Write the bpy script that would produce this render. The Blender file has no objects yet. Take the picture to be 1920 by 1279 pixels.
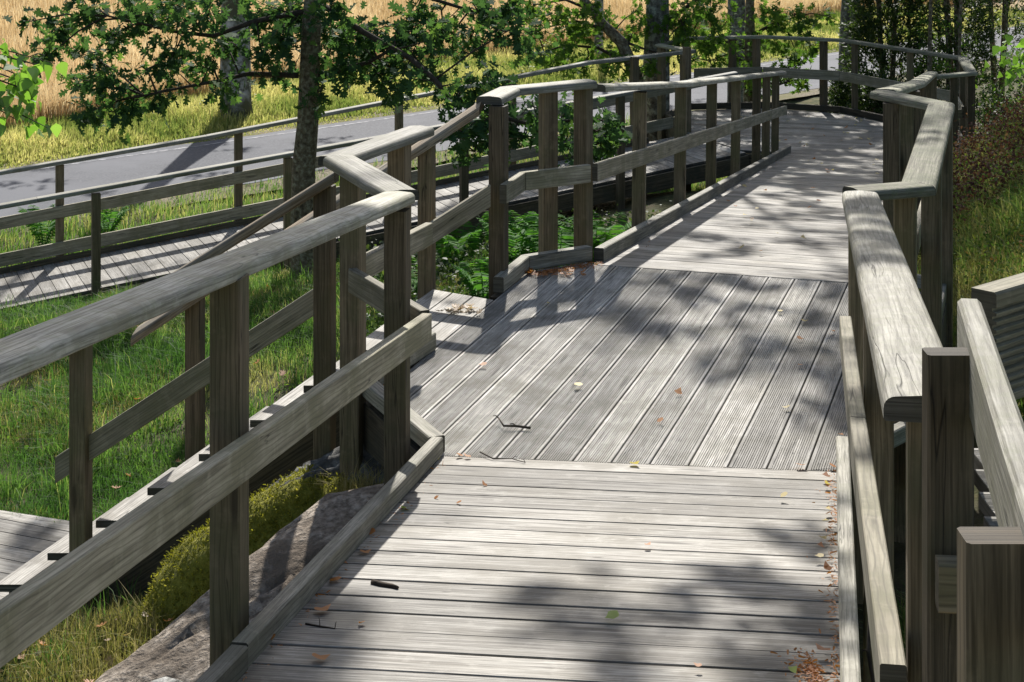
import bpy, math, random
import numpy as np
from mathutils import Vector, Matrix, noise as mnoise
random.seed(7)
RNG = np.random.default_rng(11)
S = bpy.context.scene
COL = S.collection

# ------------------------------------------------------------------ camera, sky, sun, exposure
FPX = 3300.0                       # focal length in pixels of a 1920 px wide frame
CAMH = 2.37
cam_d = bpy.data.cameras.new('camera'); cam = bpy.data.objects.new('camera', cam_d); COL.objects.link(cam)
cam.location = (0, 0, CAMH); cam.rotation_euler = (math.radians(90), 0, 0)
cam_d.sensor_fit = 'HORIZONTAL'; cam_d.sensor_width = 36.0
cam_d.lens = 36.0 * FPX / 1920.0
cam_d.shift_y = -900.0 / 1920.0
cam_d.clip_start = 0.05; cam_d.clip_end = 5000
S.camera = cam

SUN_EL = 37.0; SUN_AZ = 1.5        # degrees: height, and turn from straight ahead towards the right
sd = Vector((math.sin(math.radians(SUN_AZ)) * math.cos(math.radians(SUN_EL)),
             math.cos(math.radians(SUN_AZ)) * math.cos(math.radians(SUN_EL)), math.sin(math.radians(SUN_EL))))
w = bpy.data.worlds.new('World'); S.world = w; w.use_nodes = True
nt = w.node_tree; nt.nodes.clear()
out = nt.nodes.new('ShaderNodeOutputWorld'); bg = nt.nodes.new('ShaderNodeBackground'); sky = nt.nodes.new('ShaderNodeTexSky')
sky.sky_type = 'NISHITA'; sky.sun_disc = False
sky.sun_elevation = math.radians(SUN_EL); sky.sun_rotation = math.radians(SUN_AZ)
sky.air_density = 1.0; sky.dust_density = 2.0; sky.ozone_density = 0.8
bg.inputs['Strength'].default_value = 0.085
nt.links.new(sky.outputs[0], bg.inputs[0]); nt.links.new(bg.outputs[0], out.inputs[0])
sl = bpy.data.lights.new('sun', 'SUN'); sl.energy = 5.0; sl.angle = math.radians(0.55); sl.color = (1.0, 0.96, 0.905)
so = bpy.data.objects.new('sun', sl); COL.objects.link(so); so.location = (0, 30, 40)
so.rotation_euler = sd.to_track_quat('Z', 'Y').to_euler()
S.view_settings.view_transform = 'Standard'; S.view_settings.look = 'None'
S.view_settings.gamma = 1.0; S.view_settings.use_curve_mapping = False
S.view_settings.exposure = 0.52
S.render.engine = 'CYCLES'
try:
    S.cycles.max_bounces = 6; S.cycles.transparent_max_bounces = 4
except Exception: pass

def at(u, v, Y):                    # a measured picture position at a known distance, in metres
    return Vector(((u - 960) / FPX * Y, Y, CAMH - (v + 260) / FPX * Y))

# ------------------------------------------------------------------ materials
def new_mat(name):
    m = bpy.data.materials.new(name); m.use_nodes = True
    n = m.node_tree; b = n.nodes['Principled BSDF']
    return m, n, b
def nd(n, t, **k):
    x = n.nodes.new(t)
    for a, v in k.items(): setattr(x, a, v)
    return x
def ramp(n, src, stops):
    r = nd(n, 'ShaderNodeValToRGB'); e = r.color_ramp.elements
    while len(e) < len(stops): e.new(0.5)
    for i, (p, c) in enumerate(stops):
        e[i].position = p; e[i].color = (c[0], c[1], c[2], 1)
    n.links.new(src, r.inputs[0]); return r.outputs[0]
def noise_tex(n, vec, scale, detail=4, rough=0.55, dist=0.0):
    t = nd(n, 'ShaderNodeTexNoise'); t.inputs['Scale'].default_value = scale; t.inputs['Detail'].default_value = detail
    t.inputs['Roughness'].default_value = rough; t.inputs['Distortion'].default_value = dist
    if vec is not None: n.links.new(vec, t.inputs['Vector'])
    return t.outputs['Fac']
def mapping(n, vec, sc):
    m = nd(n, 'ShaderNodeMapping'); m.inputs['Scale'].default_value = sc; n.links.new(vec, m.inputs['Vector']); return m.outputs[0]
def mixc(n, fac, a, b, mode='MIX'):
    m = nd(n, 'ShaderNodeMix', data_type='RGBA', blend_type=mode)
    for s, v in ((m.inputs[0], fac), (m.inputs[6], a), (m.inputs[7], b)):
        if hasattr(v, 'is_linked'): n.links.new(v, s)
        elif isinstance(v, (int, float)): s.default_value = v
        else: s.default_value = (v[0], v[1], v[2], 1)
    return m.outputs[2]
def mathn(n, op, a, b=None, c=None):
    m = nd(n, 'ShaderNodeMath', operation=op)
    for i, v in enumerate((a, b, c)):
        if v is None: continue
        if hasattr(v, 'is_linked'): n.links.new(v, m.inputs[i])
        else: m.inputs[i].default_value = v
    return m.outputs[0]

def wood(name, dark, light, stain, lichen=0.0, rough=0.8, bump=0.35, knots=True, streak=0.75):
    m, n, b = new_mat(name)
    uv = nd(n, 'ShaderNodeTexCoord').outputs['UV']
    tint = nd(n, 'ShaderNodeAttribute', attribute_name='tint').outputs['Fac']
    geo = nd(n, 'ShaderNodeNewGeometry').outputs['Position']
    fine = noise_tex(n, mapping(n, uv, (4, 120, 1)), 1.0, 5, 0.7)
    mid = noise_tex(n, mapping(n, uv, (1.6, 38, 1)), 1.0, 4, 0.55, 0.6)
    blot = noise_tex(n, geo, 3.1, 4, 0.6)
    blot2 = noise_tex(n, geo, 13.0, 4, 0.65)
    base = ramp(n, mid, [(0.30, dark), (0.62, light)])
    c = mixc(n, mathn(n, 'MULTIPLY', ramp(n, fine, [(0.38, (1, 1, 1)), (0.52, (0, 0, 0))]), streak), base, [x * 0.45 for x in dark])
    c = mixc(n, mathn(n, 'MULTIPLY', ramp(n, blot, [(0.45, (0, 0, 0)), (0.62, (1, 1, 1))]), 0.68), c, stain)
    c = mixc(n, mathn(n, 'MULTIPLY', ramp(n, blot2, [(0.55, (0, 0, 0)), (0.72, (1, 1, 1))]), 0.35), c, [min(1, x * 1.25) for x in light])
    bh = mathn(n, 'ADD', mathn(n, 'MULTIPLY', fine, 0.7), mathn(n, 'MULTIPLY', mid, 0.5))
    if knots:
        v = nd(n, 'ShaderNodeTexVoronoi'); v.inputs['Scale'].default_value = 1.0
        n.links.new(mapping(n, uv, (1.7, 9, 1)), v.inputs['Vector'])
        k = ramp(n, v.outputs['Distance'], [(0.07, (1, 1, 1)), (0.17, (0, 0, 0))])
        c = mixc(n, mathn(n, 'MULTIPLY', k, 0.75), c, [x * 0.35 for x in dark])
        wv = nd(n, 'ShaderNodeTexWave'); wv.wave_type = 'BANDS'; wv.bands_direction = 'Y'
        wv.inputs['Scale'].default_value = 5.0; wv.inputs['Distortion'].default_value = 7.0; wv.inputs['Detail'].default_value = 2.0
        wv.inputs['Detail Scale'].default_value = 0.7
        n.links.new(mapping(n, uv, (0.9, 4.0, 1)), wv.inputs['Vector'])
        c = mixc(n, mathn(n, 'MULTIPLY', ramp(n, wv.outputs['Fac'], [(0.0, (1, 1, 1)), (0.25, (0, 0, 0))]), 0.42), c, [x * 0.5 for x in dark])
    ck = noise_tex(n, mapping(n, uv, (0.7, 16, 1)), 1.0, 3, 0.5, 0.3)
    ckm = ramp(n, mathn(n, 'ABSOLUTE', mathn(n, 'SUBTRACT', ck, 0.5)), [(0.0, (1, 1, 1)), (0.008, (0, 0, 0))])
    gate = ramp(n, noise_tex(n, mapping(n, uv, (1.1, 3, 1)), 1.0, 2), [(0.52, (0, 0, 0)), (0.60, (1, 1, 1))])
    crack = mathn(n, 'MULTIPLY', ckm, gate)
    c = mixc(n, mathn(n, 'MULTIPLY', crack, 0.85), c, [x * 0.16 for x in dark])
    bh = mathn(n, 'SUBTRACT', bh, mathn(n, 'MULTIPLY', crack, 1.2))
    if lichen > 0:
        l = noise_tex(n, geo, 22.0, 6, 0.75)
        c = mixc(n, mathn(n, 'MULTIPLY', ramp(n, l, [(0.50, (0, 0, 0)), (0.60, (1, 1, 1))]), lichen), c, (0.20, 0.215, 0.12))
    tv = mathn(n, 'ADD', mathn(n, 'MULTIPLY', tint, 0.72), 0.64)
    hs = nd(n, 'ShaderNodeHueSaturation'); n.links.new(c, hs.inputs['Color']); n.links.new(tv, hs.inputs['Value'])
    n.links.new(hs.outputs[0], b.inputs['Base Color'])
    b.inputs['Roughness'].default_value = rough; b.inputs['Specular IOR Level'].default_value = 0.35
    bp = nd(n, 'ShaderNodeBump'); bp.inputs['Strength'].default_value = bump; bp.inputs['Distance'].default_value = 0.004
    n.links.new(bh, bp.inputs['Height']); n.links.new(bp.outputs[0], b.inputs['Normal'])
    return m

M = {}
M['deck'] = wood('weathered_deck_wood', (0.15, 0.136, 0.112), (0.40, 0.38, 0.335), (0.155, 0.14, 0.108), rough=0.72)
M['ribbed'] = wood('ribbed_deck_wood', (0.24, 0.225, 0.195), (0.50, 0.48, 0.435), (0.19, 0.178, 0.14), rough=0.75, bump=0.2)
M['cap'] = wood('weathered_cap_wood', (0.19, 0.178, 0.14), (0.44, 0.42, 0.35), (0.19, 0.18, 0.12), lichen=0.3, rough=0.72, bump=0.55)
M['lichen_cap'] = wood('lichened_cap_wood', (0.16, 0.15, 0.105), (0.40, 0.38, 0.28), (0.14, 0.15, 0.09), lichen=0.7, rough=0.85, bump=0.9)
M['post'] = wood('post_wood', (0.092, 0.070, 0.040), (0.235, 0.182, 0.112), (0.115, 0.108, 0.052), rough=0.8, bump=0.4, streak=0.5)
M['board'] = wood('side_board_wood', (0.16, 0.142, 0.096), (0.39, 0.35, 0.255), (0.17, 0.16, 0.09), lichen=0.12, rough=0.78, bump=0.35, streak=0.42)
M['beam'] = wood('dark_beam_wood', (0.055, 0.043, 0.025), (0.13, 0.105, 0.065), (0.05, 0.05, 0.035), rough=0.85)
M['kerb'] = wood('kerb_wood', (0.15, 0.138, 0.105), (0.34, 0.32, 0.26), (0.16, 0.155, 0.11), lichen=0.1, rough=0.75)
M['hand'] = wood('handrail_wood', (0.14, 0.095, 0.05), (0.32, 0.25, 0.16), (0.22, 0.21, 0.17), rough=0.6, bump=0.3)

def leafy(name, c0, c1, c2, transl=0.45, rough=0.5, attr='tint', spec=0.4, tt=(1.6, 1.7, 0.8)):
    m, n, b = new_mat(name)
    a = nd(n, 'ShaderNodeAttribute', attribute_name=attr).outputs['Fac']
    col = ramp(n, a, [(0.0, c0), (0.55, c1), (1.0, c2)])
    n.links.new(col, b.inputs['Base Color']); b.inputs['Roughness'].default_value = rough
    b.inputs['Specular IOR Level'].default_value = spec
    tr = nd(n, 'ShaderNodeBsdfTranslucent')
    tc = mixc(n, 1.0, col, tt, 'MULTIPLY'); n.links.new(tc, tr.inputs['Color'])
    mx = nd(n, 'ShaderNodeMixShader'); mx.inputs[0].default_value = transl
    n.links.new(b.outputs[0], mx.inputs[1]); n.links.new(tr.outputs[0], mx.inputs[2])
    n.links.new(mx.outputs[0], n.nodes['Material Output'].inputs['Surface'])
    return m
OAKX = 1
M['oak_leaf'] = leafy('oak_leaf', (0.03, 0.068, 0.034), (0.055, 0.112, 0.048), (0.115, 0.19, 0.05), 0.42, 0.75, spec=0.12)
M['light_leaf'] = leafy('light_leaf', (0.045, 0.10, 0.025), (0.09, 0.165, 0.036), (0.18, 0.27, 0.055), 0.45, 0.75, spec=0.12)
M['birch_leaf'] = leafy('birch_leaf', (0.08, 0.17, 0.03), (0.15, 0.28, 0.05), (0.24, 0.38, 0.10), 0.5, 0.38, spec=0.6)
M['bilberry'] = leafy('bilberry_leaf', (0.035, 0.08, 0.022), (0.08, 0.135, 0.032), (0.20, 0.20, 0.05), 0.3, 0.8, spec=0.05)
M['juniper'] = leafy('juniper_needles', (0.025, 0.045, 0.016), (0.05, 0.085, 0.026), (0.11, 0.15, 0.04), 0.35, 0.6)
M['grass'] = leafy('grass_blades', (0.055, 0.125, 0.03), (0.115, 0.20, 0.05), (0.36, 0.33, 0.16), 0.5, 0.6, spec=0.25, tt=(1.45, 1.55, 0.9))
M['dry_grass'] = leafy('dry_grass_blades', (0.14, 0.16, 0.04), (0.27, 0.24, 0.08), (0.42, 0.35, 0.18), 0.35, 0.7, spec=0.15, tt=(1.3, 1.35, 0.95))
M['verge'] = leafy('verge_weeds', (0.13, 0.18, 0.05), (0.32, 0.32, 0.12), (0.60, 0.52, 0.28), 0.48, 0.6, spec=0.2, tt=(1.35, 1.45, 0.9))
M['wheat'] = leafy('ripe_wheat', (0.38, 0.27, 0.14), (0.60, 0.445, 0.27), (0.72, 0.60, 0.41), 0.42, 0.7, spec=0.15, tt=(1.2, 1.2, 1.0))
M['heather'] = leafy('heather_sprigs', (0.045, 0.02, 0.022), (0.085, 0.04, 0.04), (0.13, 0.09, 0.06), 0.3, 0.8, spec=0.05)
M['fern'] = leafy('fern_fronds', (0.04, 0.13, 0.025), (0.08, 0.21, 0.04), (0.14, 0.28, 0.05), 0.45, 0.7, spec=0.1)
M['moss_tuft'] = leafy('moss_tufts', (0.11, 0.12, 0.016), (0.25, 0.25, 0.032), (0.42, 0.38, 0.075), 0.4, 0.8, spec=0.1, tt=(1.3, 1.3, .7))
def leafcol(name, c, rough=0.6):
    m = leafy(name, [x * 0.8 for x in c], c, [min(1, x * 1.2) for x in c], 0.3, rough); return m
M['litter_orange'] = leafcol('dried_orange_leaf', (0.42, 0.17, 0.05))
M['litter_brown'] = leafcol('dried_brown_leaf', (0.26, 0.11, 0.05))
M['litter_yellow'] = leafcol('dried_yellow_leaf', (0.60, 0.48, 0.22))
M['litter_tan'] = leafcol('dried_tan_leaf', (0.36, 0.25, 0.15))
M['litter_green'] = leafcol('fallen_green_leaf', (0.30, 0.38, 0.10))

def simple(name, stops, scale, rough=0.9, bump=0.5, dist=0.01, detail=6, scale2=None, c2=None):
    m, n, b = new_mat(name)
    geo = nd(n, 'ShaderNodeNewGeometry').outputs['Position']
    a = noise_tex(n, geo, scale, detail, 0.65)
    c = ramp(n, a, stops)
    if scale2:
        a2 = noise_tex(n, geo, scale2, 5, 0.6)
        c = mixc(n, ramp(n, a2, [(0.45, (0, 0, 0)), (0.6, (1, 1, 1))]), c, c2)
    n.links.new(c, b.inputs['Base Color']); b.inputs['Roughness'].default_value = rough; b.inputs['Specular IOR Level'].default_value = 0.3
    bp = nd(n, 'ShaderNodeBump'); bp.inputs['Strength'].default_value = bump; bp.inputs['Distance'].default_value = dist
    n.links.new(a, bp.inputs['Height']); n.links.new(bp.outputs[0], b.inputs['Normal'])
    return m
M['bark'] = simple('oak_bark', [(0.32, (0.06, 0.045, 0.028)), (0.5, (0.19, 0.15, 0.095)), (0.66, (0.36, 0.34, 0.24))], 22, 0.95, 1.0, 0.03)
M['twig'] = simple('twig_bark', [(0.3, (0.03, 0.022, 0.016)), (0.7, (0.09, 0.07, 0.05))], 30, 0.95, 0.4)
M['lichen_bark'] = simple('lichened_bark', [(0.35, (0.06, 0.055, 0.045)), (0.5, (0.15, 0.145, 0.12)), (0.62, (0.32, 0.34, 0.28))], 14, 0.95, 1.0, 0.03)
M['birch_bark'] = simple('birch_bark', [(0.42, (0.09, 0.09, 0.06)), (0.52, (0.36, 0.35, 0.32)), (0.7, (0.56, 0.55, 0.52))], 6, 0.85, 0.8, 0.03, scale2=2.2, c2=(0.10, 0.10, 0.055))
M['rock'] = simple('granite', [(0.33, (0.10, 0.08, 0.06)), (0.47, (0.27, 0.225, 0.175)), (0.62, (0.50, 0.43, 0.35))], 30, 0.95, 1.0, 0.03, scale2=3.2, c2=(0.17, 0.135, 0.10))
M['dark_rock'] = simple('dark_lichened_rock', [(0.30, (0.035, 0.034, 0.032)), (0.5, (0.09, 0.088, 0.08)), (0.68, (0.24, 0.24, 0.22))], 16, 0.9, 0.8, 0.02)
M['pale_rock'] = simple('pale_lichened_rock', [(0.36, (0.07, 0.07, 0.06)), (0.5, (0.20, 0.20, 0.18)), (0.62, (0.44, 0.44, 0.41))], 20, 0.9, 0.8, 0.02)
M['moss'] = simple('moss', [(0.3, (0.09, 0.09, 0.012)), (0.5, (0.22, 0.215, 0.026)), (0.7, (0.34, 0.31, 0.055))], 30, 1.0, 1.0, 0.03)
M['asphalt'] = simple('asphalt', [(0.35, (0.045, 0.049, 0.058)), (0.55, (0.075, 0.08, 0.094)), (0.7, (0.15, 0.155, 0.165))], 26, 0.85, 0.3, 0.005, scale2=0.45, c2=(0.105, 0.11, 0.125))
M['paint'] = simple('worn_road_paint', [(0.45, (0.09, 0.095, 0.11)), (0.62, (0.32, 0.32, 0.33))], 9, 0.8, 0.1)
M['soil'] = simple('grassy_soil', [(0.3, (0.03, 0.038, 0.012)), (0.5, (0.065, 0.072, 0.022)), (0.68, (0.15, 0.125, 0.055))], 5.0, 1.0, 1.0, 0.04, scale2=1.1, c2=(0.07, 0.055, 0.032))
M['straw'] = simple('straw_soil', [(0.3, (0.26, 0.18, 0.09)), (0.7, (0.46, 0.34, 0.19))], 3.0, 1.0, 1.0, 0.05)
M['gravel'] = simple('roadside_gravel', [(0.35, (0.10, 0.085, 0.06)), (0.6, (0.26, 0.22, 0.15))], 18.0, 1.0, 1.0, 0.02, scale2=1.5, c2=(0.15, 0.14, 0.06))
M['steel'], _n, _b = new_mat('bolt_steel'); _b.inputs['Metallic'].default_value = 1; _b.inputs['Base Color'].default_value = (0.4, 0.4, 0.4, 1); _b.inputs['Roughness'].default_value = 0.45

# ------------------------------------------------------------------ object helpers
def tag(o, label=None, cat=None, group=None, kind=None):
    if label: o['label'] = label
    if cat: o['category'] = cat
    if group: o['group'] = group
    if kind: o['kind'] = kind
    return o
def empty(name, loc, label, cat, group=None):
    o = bpy.data.objects.new(name, None); COL.objects.link(o); o.location = loc; o.empty_display_size = 0.2
    return tag(o, label, cat, group)
def origin_of(parent):
    v = Vector((0, 0, 0))
    while parent is not None: v += parent.location; parent = parent.parent
    return v
class MB:
    def __init__(s): s.v = []; s.f = []; s.uv = []; s.t = []
    def face(s, idx, uvs, tint): s.f.append(idx); s.uv.append(uvs); s.t.append(tint)
    def rings(s, r0, r1, L, tint=None, a=None):
        tint = random.random() if tint is None else tint
        n = len(r0); b = len(s.v); s.v += [tuple(p) for p in r0] + [tuple(p) for p in r1]
        ou, ov = random.uniform(0, 40), random.uniform(0, 40); per = 0
        for i in range(n):
            j = (i + 1) % n; e = (Vector(r0[j]) - Vector(r0[i])).length
            s.face((b + i, b + j, b + n + j, b + n + i), ((ou, ov + per), (ou, ov + per + e), (ou + L, ov + per + e), (ou + L, ov + per)), tint)
            per += e
        c = Vector(r0[0])
        q = [((Vector(p) - c).length, 0) for p in r0]
        ax = (Vector(r0[1]) - c).normalized()
        e2 = [(ou + (Vector(p) - c).dot(ax) * 0.4, ov + 7 + ((Vector(p) - c) - ax * (Vector(p) - c).dot(ax)).length) for p in r0]
        s.face(tuple(range(b + n - 1, b - 1, -1)), tuple(reversed(e2)), tint * 0.3 - 0.55)
        s.face(tuple(range(b + n, b + 2 * n)), tuple(e2), tint * 0.3 - 0.55)
    def build(s, name, mat, parent=None, smooth=False):
        me = bpy.data.meshes.new(name); o0 = origin_of(parent)
        vs = [(p[0] - o0.x, p[1] - o0.y, p[2] - o0.z) for p in s.v]
        me.from_pydata(vs, [], s.f)
        ul = me.uv_layers.new(name='UVMap')
        ul.data.foreach_set('uv', np.array([c for u in s.uv for p in u for c in p], dtype=np.float32))
        at_ = me.attributes.new('tint', 'FLOAT', 'FACE'); at_.data.foreach_set('value', np.array(s.t, dtype=np.float32))
        me.materials.append(mat)
        if smooth: me.shade_smooth()
        me.validate()
        o = bpy.data.objects.new(name, me); COL.objects.link(o); o.parent = parent
        import bmesh
        bm = bmesh.new(); bm.from_mesh(me); bmesh.ops.recalc_face_normals(bm, faces=bm.faces); bm.to_mesh(me); bm.free()
        return o
def prof_sq(w_, h_, c=0.004):
    a, b = w_ / 2, h_
    return [(-a + c, 0), (a - c, 0), (a, c), (a, b - c), (a - c, b), (-a + c, b), (-a, b - c), (-a, c)]
def prof_cap(w_, h_):              # rounded upper edges, top slightly crowned; b measured down from the top
    a = w_ / 2; r = 0.022; p = [(-a + .004, -h_), (a - .004, -h_), (a, -h_ + .004), (a, -r)]
    for k in range(1, 5):
        t = k / 5 * math.pi / 2; p.append((a - r + r * math.cos(t), -r + r * math.sin(t) * 0.95))
    p += [(a - r, -.001), (0, 0.003), (-a + r, -.001)]
    for k in range(4, 0, -1):
        t = k / 5 * math.pi / 2; p.append((-a + r - r * math.cos(t), -r + r * math.sin(t) * 0.95))
    p += [(-a, -r), (-a, -h_ + .004)]
    return p
def beam(mb, p0, p1, prof, n0=None, n1=None, tint=None, up=Vector((0, 0, 1))):
    p0, p1 = Vector(p0), Vector(p1); d = (p1 - p0); L = d.length; d = d / L
    side = d.cross(up).normalized(); u2 = side.cross(d).normalized()
    r = []
    for p, n in ((p0, n0), (p1, n1)):
        n = Vector(n) if n is not None else d
        ring = []
        for a, b in prof:
            q = side * a + u2 * b
            q = q - d * (q.dot(n) / d.dot(n)); ring.append(p + q)
        r.append(ring)
    mb.rings(r[0], r[1], L, tint)
def mitred(points):
    """for a polyline: per segment the plan normals of its end cuts"""
    P = [Vector(p) for p in points]; D = [(P[i + 1] - P[i]) for i in range(len(P) - 1)]
    D = [Vector((d.x, d.y, 0)).normalized() for d in D]; res = []
    for i in range(len(D)):
        a = D[i] if i == 0 else (D[i - 1] + D[i]); b = D[i] if i == len(D) - 1 else (D[i] + D[i + 1])
        if a.length < .2: a = D[i]
        if b.length < .2: b = D[i]
        res.append((P[i], P[i + 1], a.normalized(), b.normalized()))
    return res
def cap_rails(points, parent, mat, width=0.14, th=0.045, name='cap_rail', split=None):
    for p0, p1, n0, n1 in mitred(points):
        L = (p1 - p0).length; k = max(1, int(L / 3.6 + 0.3)); d = (p1 - p0)
        for j in range(k):
            a = p0 + d * (j / k); b = p0 + d * ((j + 1) / k)
            g = d.normalized() * 0.0015
            mb = MB(); beam(mb, a + g, b - g, prof_cap(width, th), n0 if j == 0 else None, n1 if j == k - 1 else None)
            mb.build(name, mat, parent)
def side_boards(points, parent, mat, h=0.105, th=0.034, name='side_board'):
    for p0, p1, n0, n1 in mitred(points):
        L = (p1 - p0).length; k = max(1, int(L / 3.8 + 0.3)); d = (p1 - p0)
        for j in range(k):
            a = p0 + d * (j / k); b = p0 + d * ((j + 1) / k); g = d.normalized() * 0.003
            pr = [(x, y - h) for x, y in prof_sq(th, h, 0.003)]
            mb = MB(); beam(mb, a + g, b - g, pr, n0 if j == 0 else None, n1 if j == k - 1 else None)
            mb.build(name, mat, parent)
def post(x, y, z0, z1, ang, parent, s=0.09, mat=None, lean=(0, 0), s2=None):
    mb = MB(); up = Vector((math.cos(ang), math.sin(ang), 0)); h = z1 - z0
    s2 = s2 or s
    pr = [(a, b - s2 / 2) for a, b in prof_sq(s, s2, 0.005)]
    beam(mb, (x - lean[0] * h, y - lean[1] * h, z0), (x, y, z1), pr, up=up)
    return mb.build('post', mat or M['post'], parent)
def deck_prof(w_, th, rib=False):
    a = w_ / 2
    p = [(-a, -th), (a, -th), (a, -0.002), (a - .002, 0)]
    if rib:
        e = 0.012; n = 13; step = (w_ - 2 * e) / n
        for k in range(n):
            x = a - e - k * step
            p += [(x, 0), (x - step * 0.2, -0.0035), (x - step * 0.55, -0.0035), (x - step * 0.75, 0)]
    p += [(-a + .002, 0), (-a, -0.002)]
    return p

def mesh_np(name, verts, faces_flat, loop_tot, tint, mat, parent=None, smooth=False, uv=None):
    me = bpy.data.meshes.new(name)
    o0 = origin_of(parent); verts = verts - np.array([[o0.x, o0.y, o0.z]])
    nv, nf = len(verts), len(loop_tot)
    me.vertices.add(nv); me.vertices.foreach_set('co', verts.astype(np.float32).ravel())
    me.loops.add(len(faces_flat)); me.loops.foreach_set('vertex_index', faces_flat.astype(np.int32))
    me.polygons.add(nf)
    ls = np.concatenate(([0], np.cumsum(loop_tot)[:-1])).astype(np.int32)
    me.polygons.foreach_set('loop_start', ls); me.polygons.foreach_set('loop_total', np.asarray(loop_tot, dtype=np.int32))
    a = me.attributes.new('tint', 'FLOAT', 'FACE'); a.data.foreach_set('value', tint.astype(np.float32))
    me.materials.append(mat); me.update(calc_edges=True)
    if smooth: me.shade_smooth()
    o = bpy.data.objects.new(name, me); COL.objects.link(o); o.parent = parent
    return o
OAK = np.array([(0, 0), (.07, .14), (.10, .22), (.27, .26), (.25, .36), (.11, .40), (.42, .54), (.38, .66), (.14, .62), (.32, .84), (.22, .92), (.08, .84), (.0, 1.03),
                (-.08, .84), (-.22, .92), (-.32, .84), (-.14, .62), (-.38, .66), (-.42, .54), (-.11, .40), (-.25, .36), (-.27, .26), (-.10, .22), (-.07, .14)])
OAK = OAK * np.array([.84, 1])
OVAL = np.array([(0, 0), (.26, .18), (.34, .45), (.2, .78), (0, 1), (-.2, .78), (-.34, .45), (-.26, .18)])
BIRCH = np.array([(0, 0), (.30, .16), (.42, .34), (.28, .62), (0, 1.05), (-.28, .62), (-.42, .34), (-.30, .16)])
NEEDLE = np.array([(-.06, 0), (.06, 0), (.05, .7), (0, 1), (-.05, .7)])
def leaf_mesh(name, pos, size, shape, mat, parent=None, droop=0.25, tint=None, curl=0.25, dirs=None):
    pos = np.asarray(pos, dtype=float); n = len(pos); k = len(shape)
    if dirs is None:
        d = RNG.normal(size=(n, 3)); d[:, 2] -= droop * 2
    else: d = np.asarray(dirs, dtype=float) + RNG.normal(size=(n, 3)) * 0.25
    d /= np.linalg.norm(d, axis=1)[:, None] + 1e-9
    up = RNG.normal(size=(n, 3)) * 0.55; up[:, 2] += 1.0
    sx = np.cross(d, up); sx /= np.linalg.norm(sx, axis=1)[:, None] + 1e-9
    nz = np.cross(sx, d)
    sz = np.asarray(size) * np.ones(n)
    sh = shape[None, :, :]
    lift = (np.abs(sh[..., 0]) * curl * 1.2 - (sh[..., 1] ** 2) * curl * 0.6)
    V = pos[:, None, :] + sz[:, None, None] * (sx[:, None, :] * sh[..., 0:1] + d[:, None, :] * sh[..., 1:2] + nz[:, None, :] * lift[..., None])
    V = V.reshape(-1, 3)
    if tint is None: tint = np.clip(RNG.beta(2, 2.4, size=n), 0, 1)
    return mesh_np(name, V, np.arange(n * k), np.full(n, k), tint, mat, parent)

def tube(mb, pts, rad, n=8, tint=0.5, wob=0.0):
    pts = [Vector(p) for p in pts]; b = len(mb.v); m = len(pts); L = 0; ref = Vector((0.3, 0.2, 1)).normalized()
    prev = None
    for i, p in enumerate(pts):
        d = (pts[min(i + 1, m - 1)] - pts[max(i - 1, 0)]).normalized()
        if prev is None:
            s = d.cross(Vector((1, 0.2, 0.1)) if abs(d.z) > .7 else ref).normalized()
        else: s = (prev - d * prev.dot(d)).normalized()
        prev = s; t = d.cross(s)
        for k in range(n):
            a = 2 * math.pi * k / n; r = rad[i] * (1 + wob * math.sin(a * 3 + i * 1.3) + random.uniform(-wob, wob))
            mb.v.append(tuple(p + (s * math.cos(a) + t * math.sin(a)) * r))
    for i in range(m - 1):
        l = (pts[i + 1] - pts[i]).length
        for k in range(n):
            j = (k + 1) % n
            mb.face((b + i * n + k, b + i * n + j, b + (i + 1) * n + j, b + (i + 1) * n + k), ((L, k / n), (L, (k + 1) / n), (L + l, (k + 1) / n), (L + l, k / n)), tint)
        L += l
    mb.face(tuple(range(b + n - 1, b - 1, -1)), tuple((0, 0) for _ in range(n)), tint)
    mb.face(tuple(range(b + (m - 1) * n, b + m * n)), tuple((0, 0) for _ in range(n)), tint)

# ------------------------------------------------------------------ terrain
CP = [(-3, 4, -1.3), (-1.5, 5, -1.1), (0, 4, -1.0), (0, 7, -.8), (1.2, 5, -.7), (2.2, 3, 0.1), (2.4, 6, -.25), (3.2, 9, .05), (3.3, 12, .0), (4.6, 9, .7), (5, 13, .5), (8, 10, 1.6),
      (4.3, 16, -.2), (6.5, 17, .35), (9, 20, .5), (6.6, 21, -.9), (8, 25, -1.8), (1, 9, -.85), (2, 12, -.95), (3, 16, -1.5), (4, 20, -2.0), (4, 24, -2.2), (2.0, 6.5, -.5), (2.8, 3, .5), (4, 5, .8),
      (-2.3, 8.0, -1.33), (-1.2, 8.5, -1.2), (-2, 10.5, -1.36), (-4, 9, -1.36), (-3.2, 10.2, -1.36), (-3.5, 12.5, -1.5), (-7, 12, -1.8), (-.4, 11, -1.0), (-.3, 13.8, -.9), (.7, 12.5, -.85),
      (-2, 17, -1.68), (-5, 18.2, -2.32), (-.5, 19.6, -2.08), (1.4, 20.6, -1.80), (2.6, 21.2, -1.62), (-8, 17, -2.6), (1.5, 19, -1.85), (-5, 22, -2.52), (0, 25, -2.55), (-10, 22, -2.6), (5, 30, -2.6), (-8, 28, -2.6), (0, 34, -2.6),
      (10, 32, -2.5), (12, 40, -2.6), (-12, 36, -2.6), (3, 42, -2.6), (-2.3, 7.2, -1.05), (-1.45, 7.35, -.88), (-1.85, 7.6, -1.0), (-1.7, 6.6, -.98), (-1.0, 6.2, -.95), (-10, 8, -1.9), (-10, 0, -1.5), (0, 0, -1.0), (8, 0, 1.0)]
_P = np.array(CP)
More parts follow.
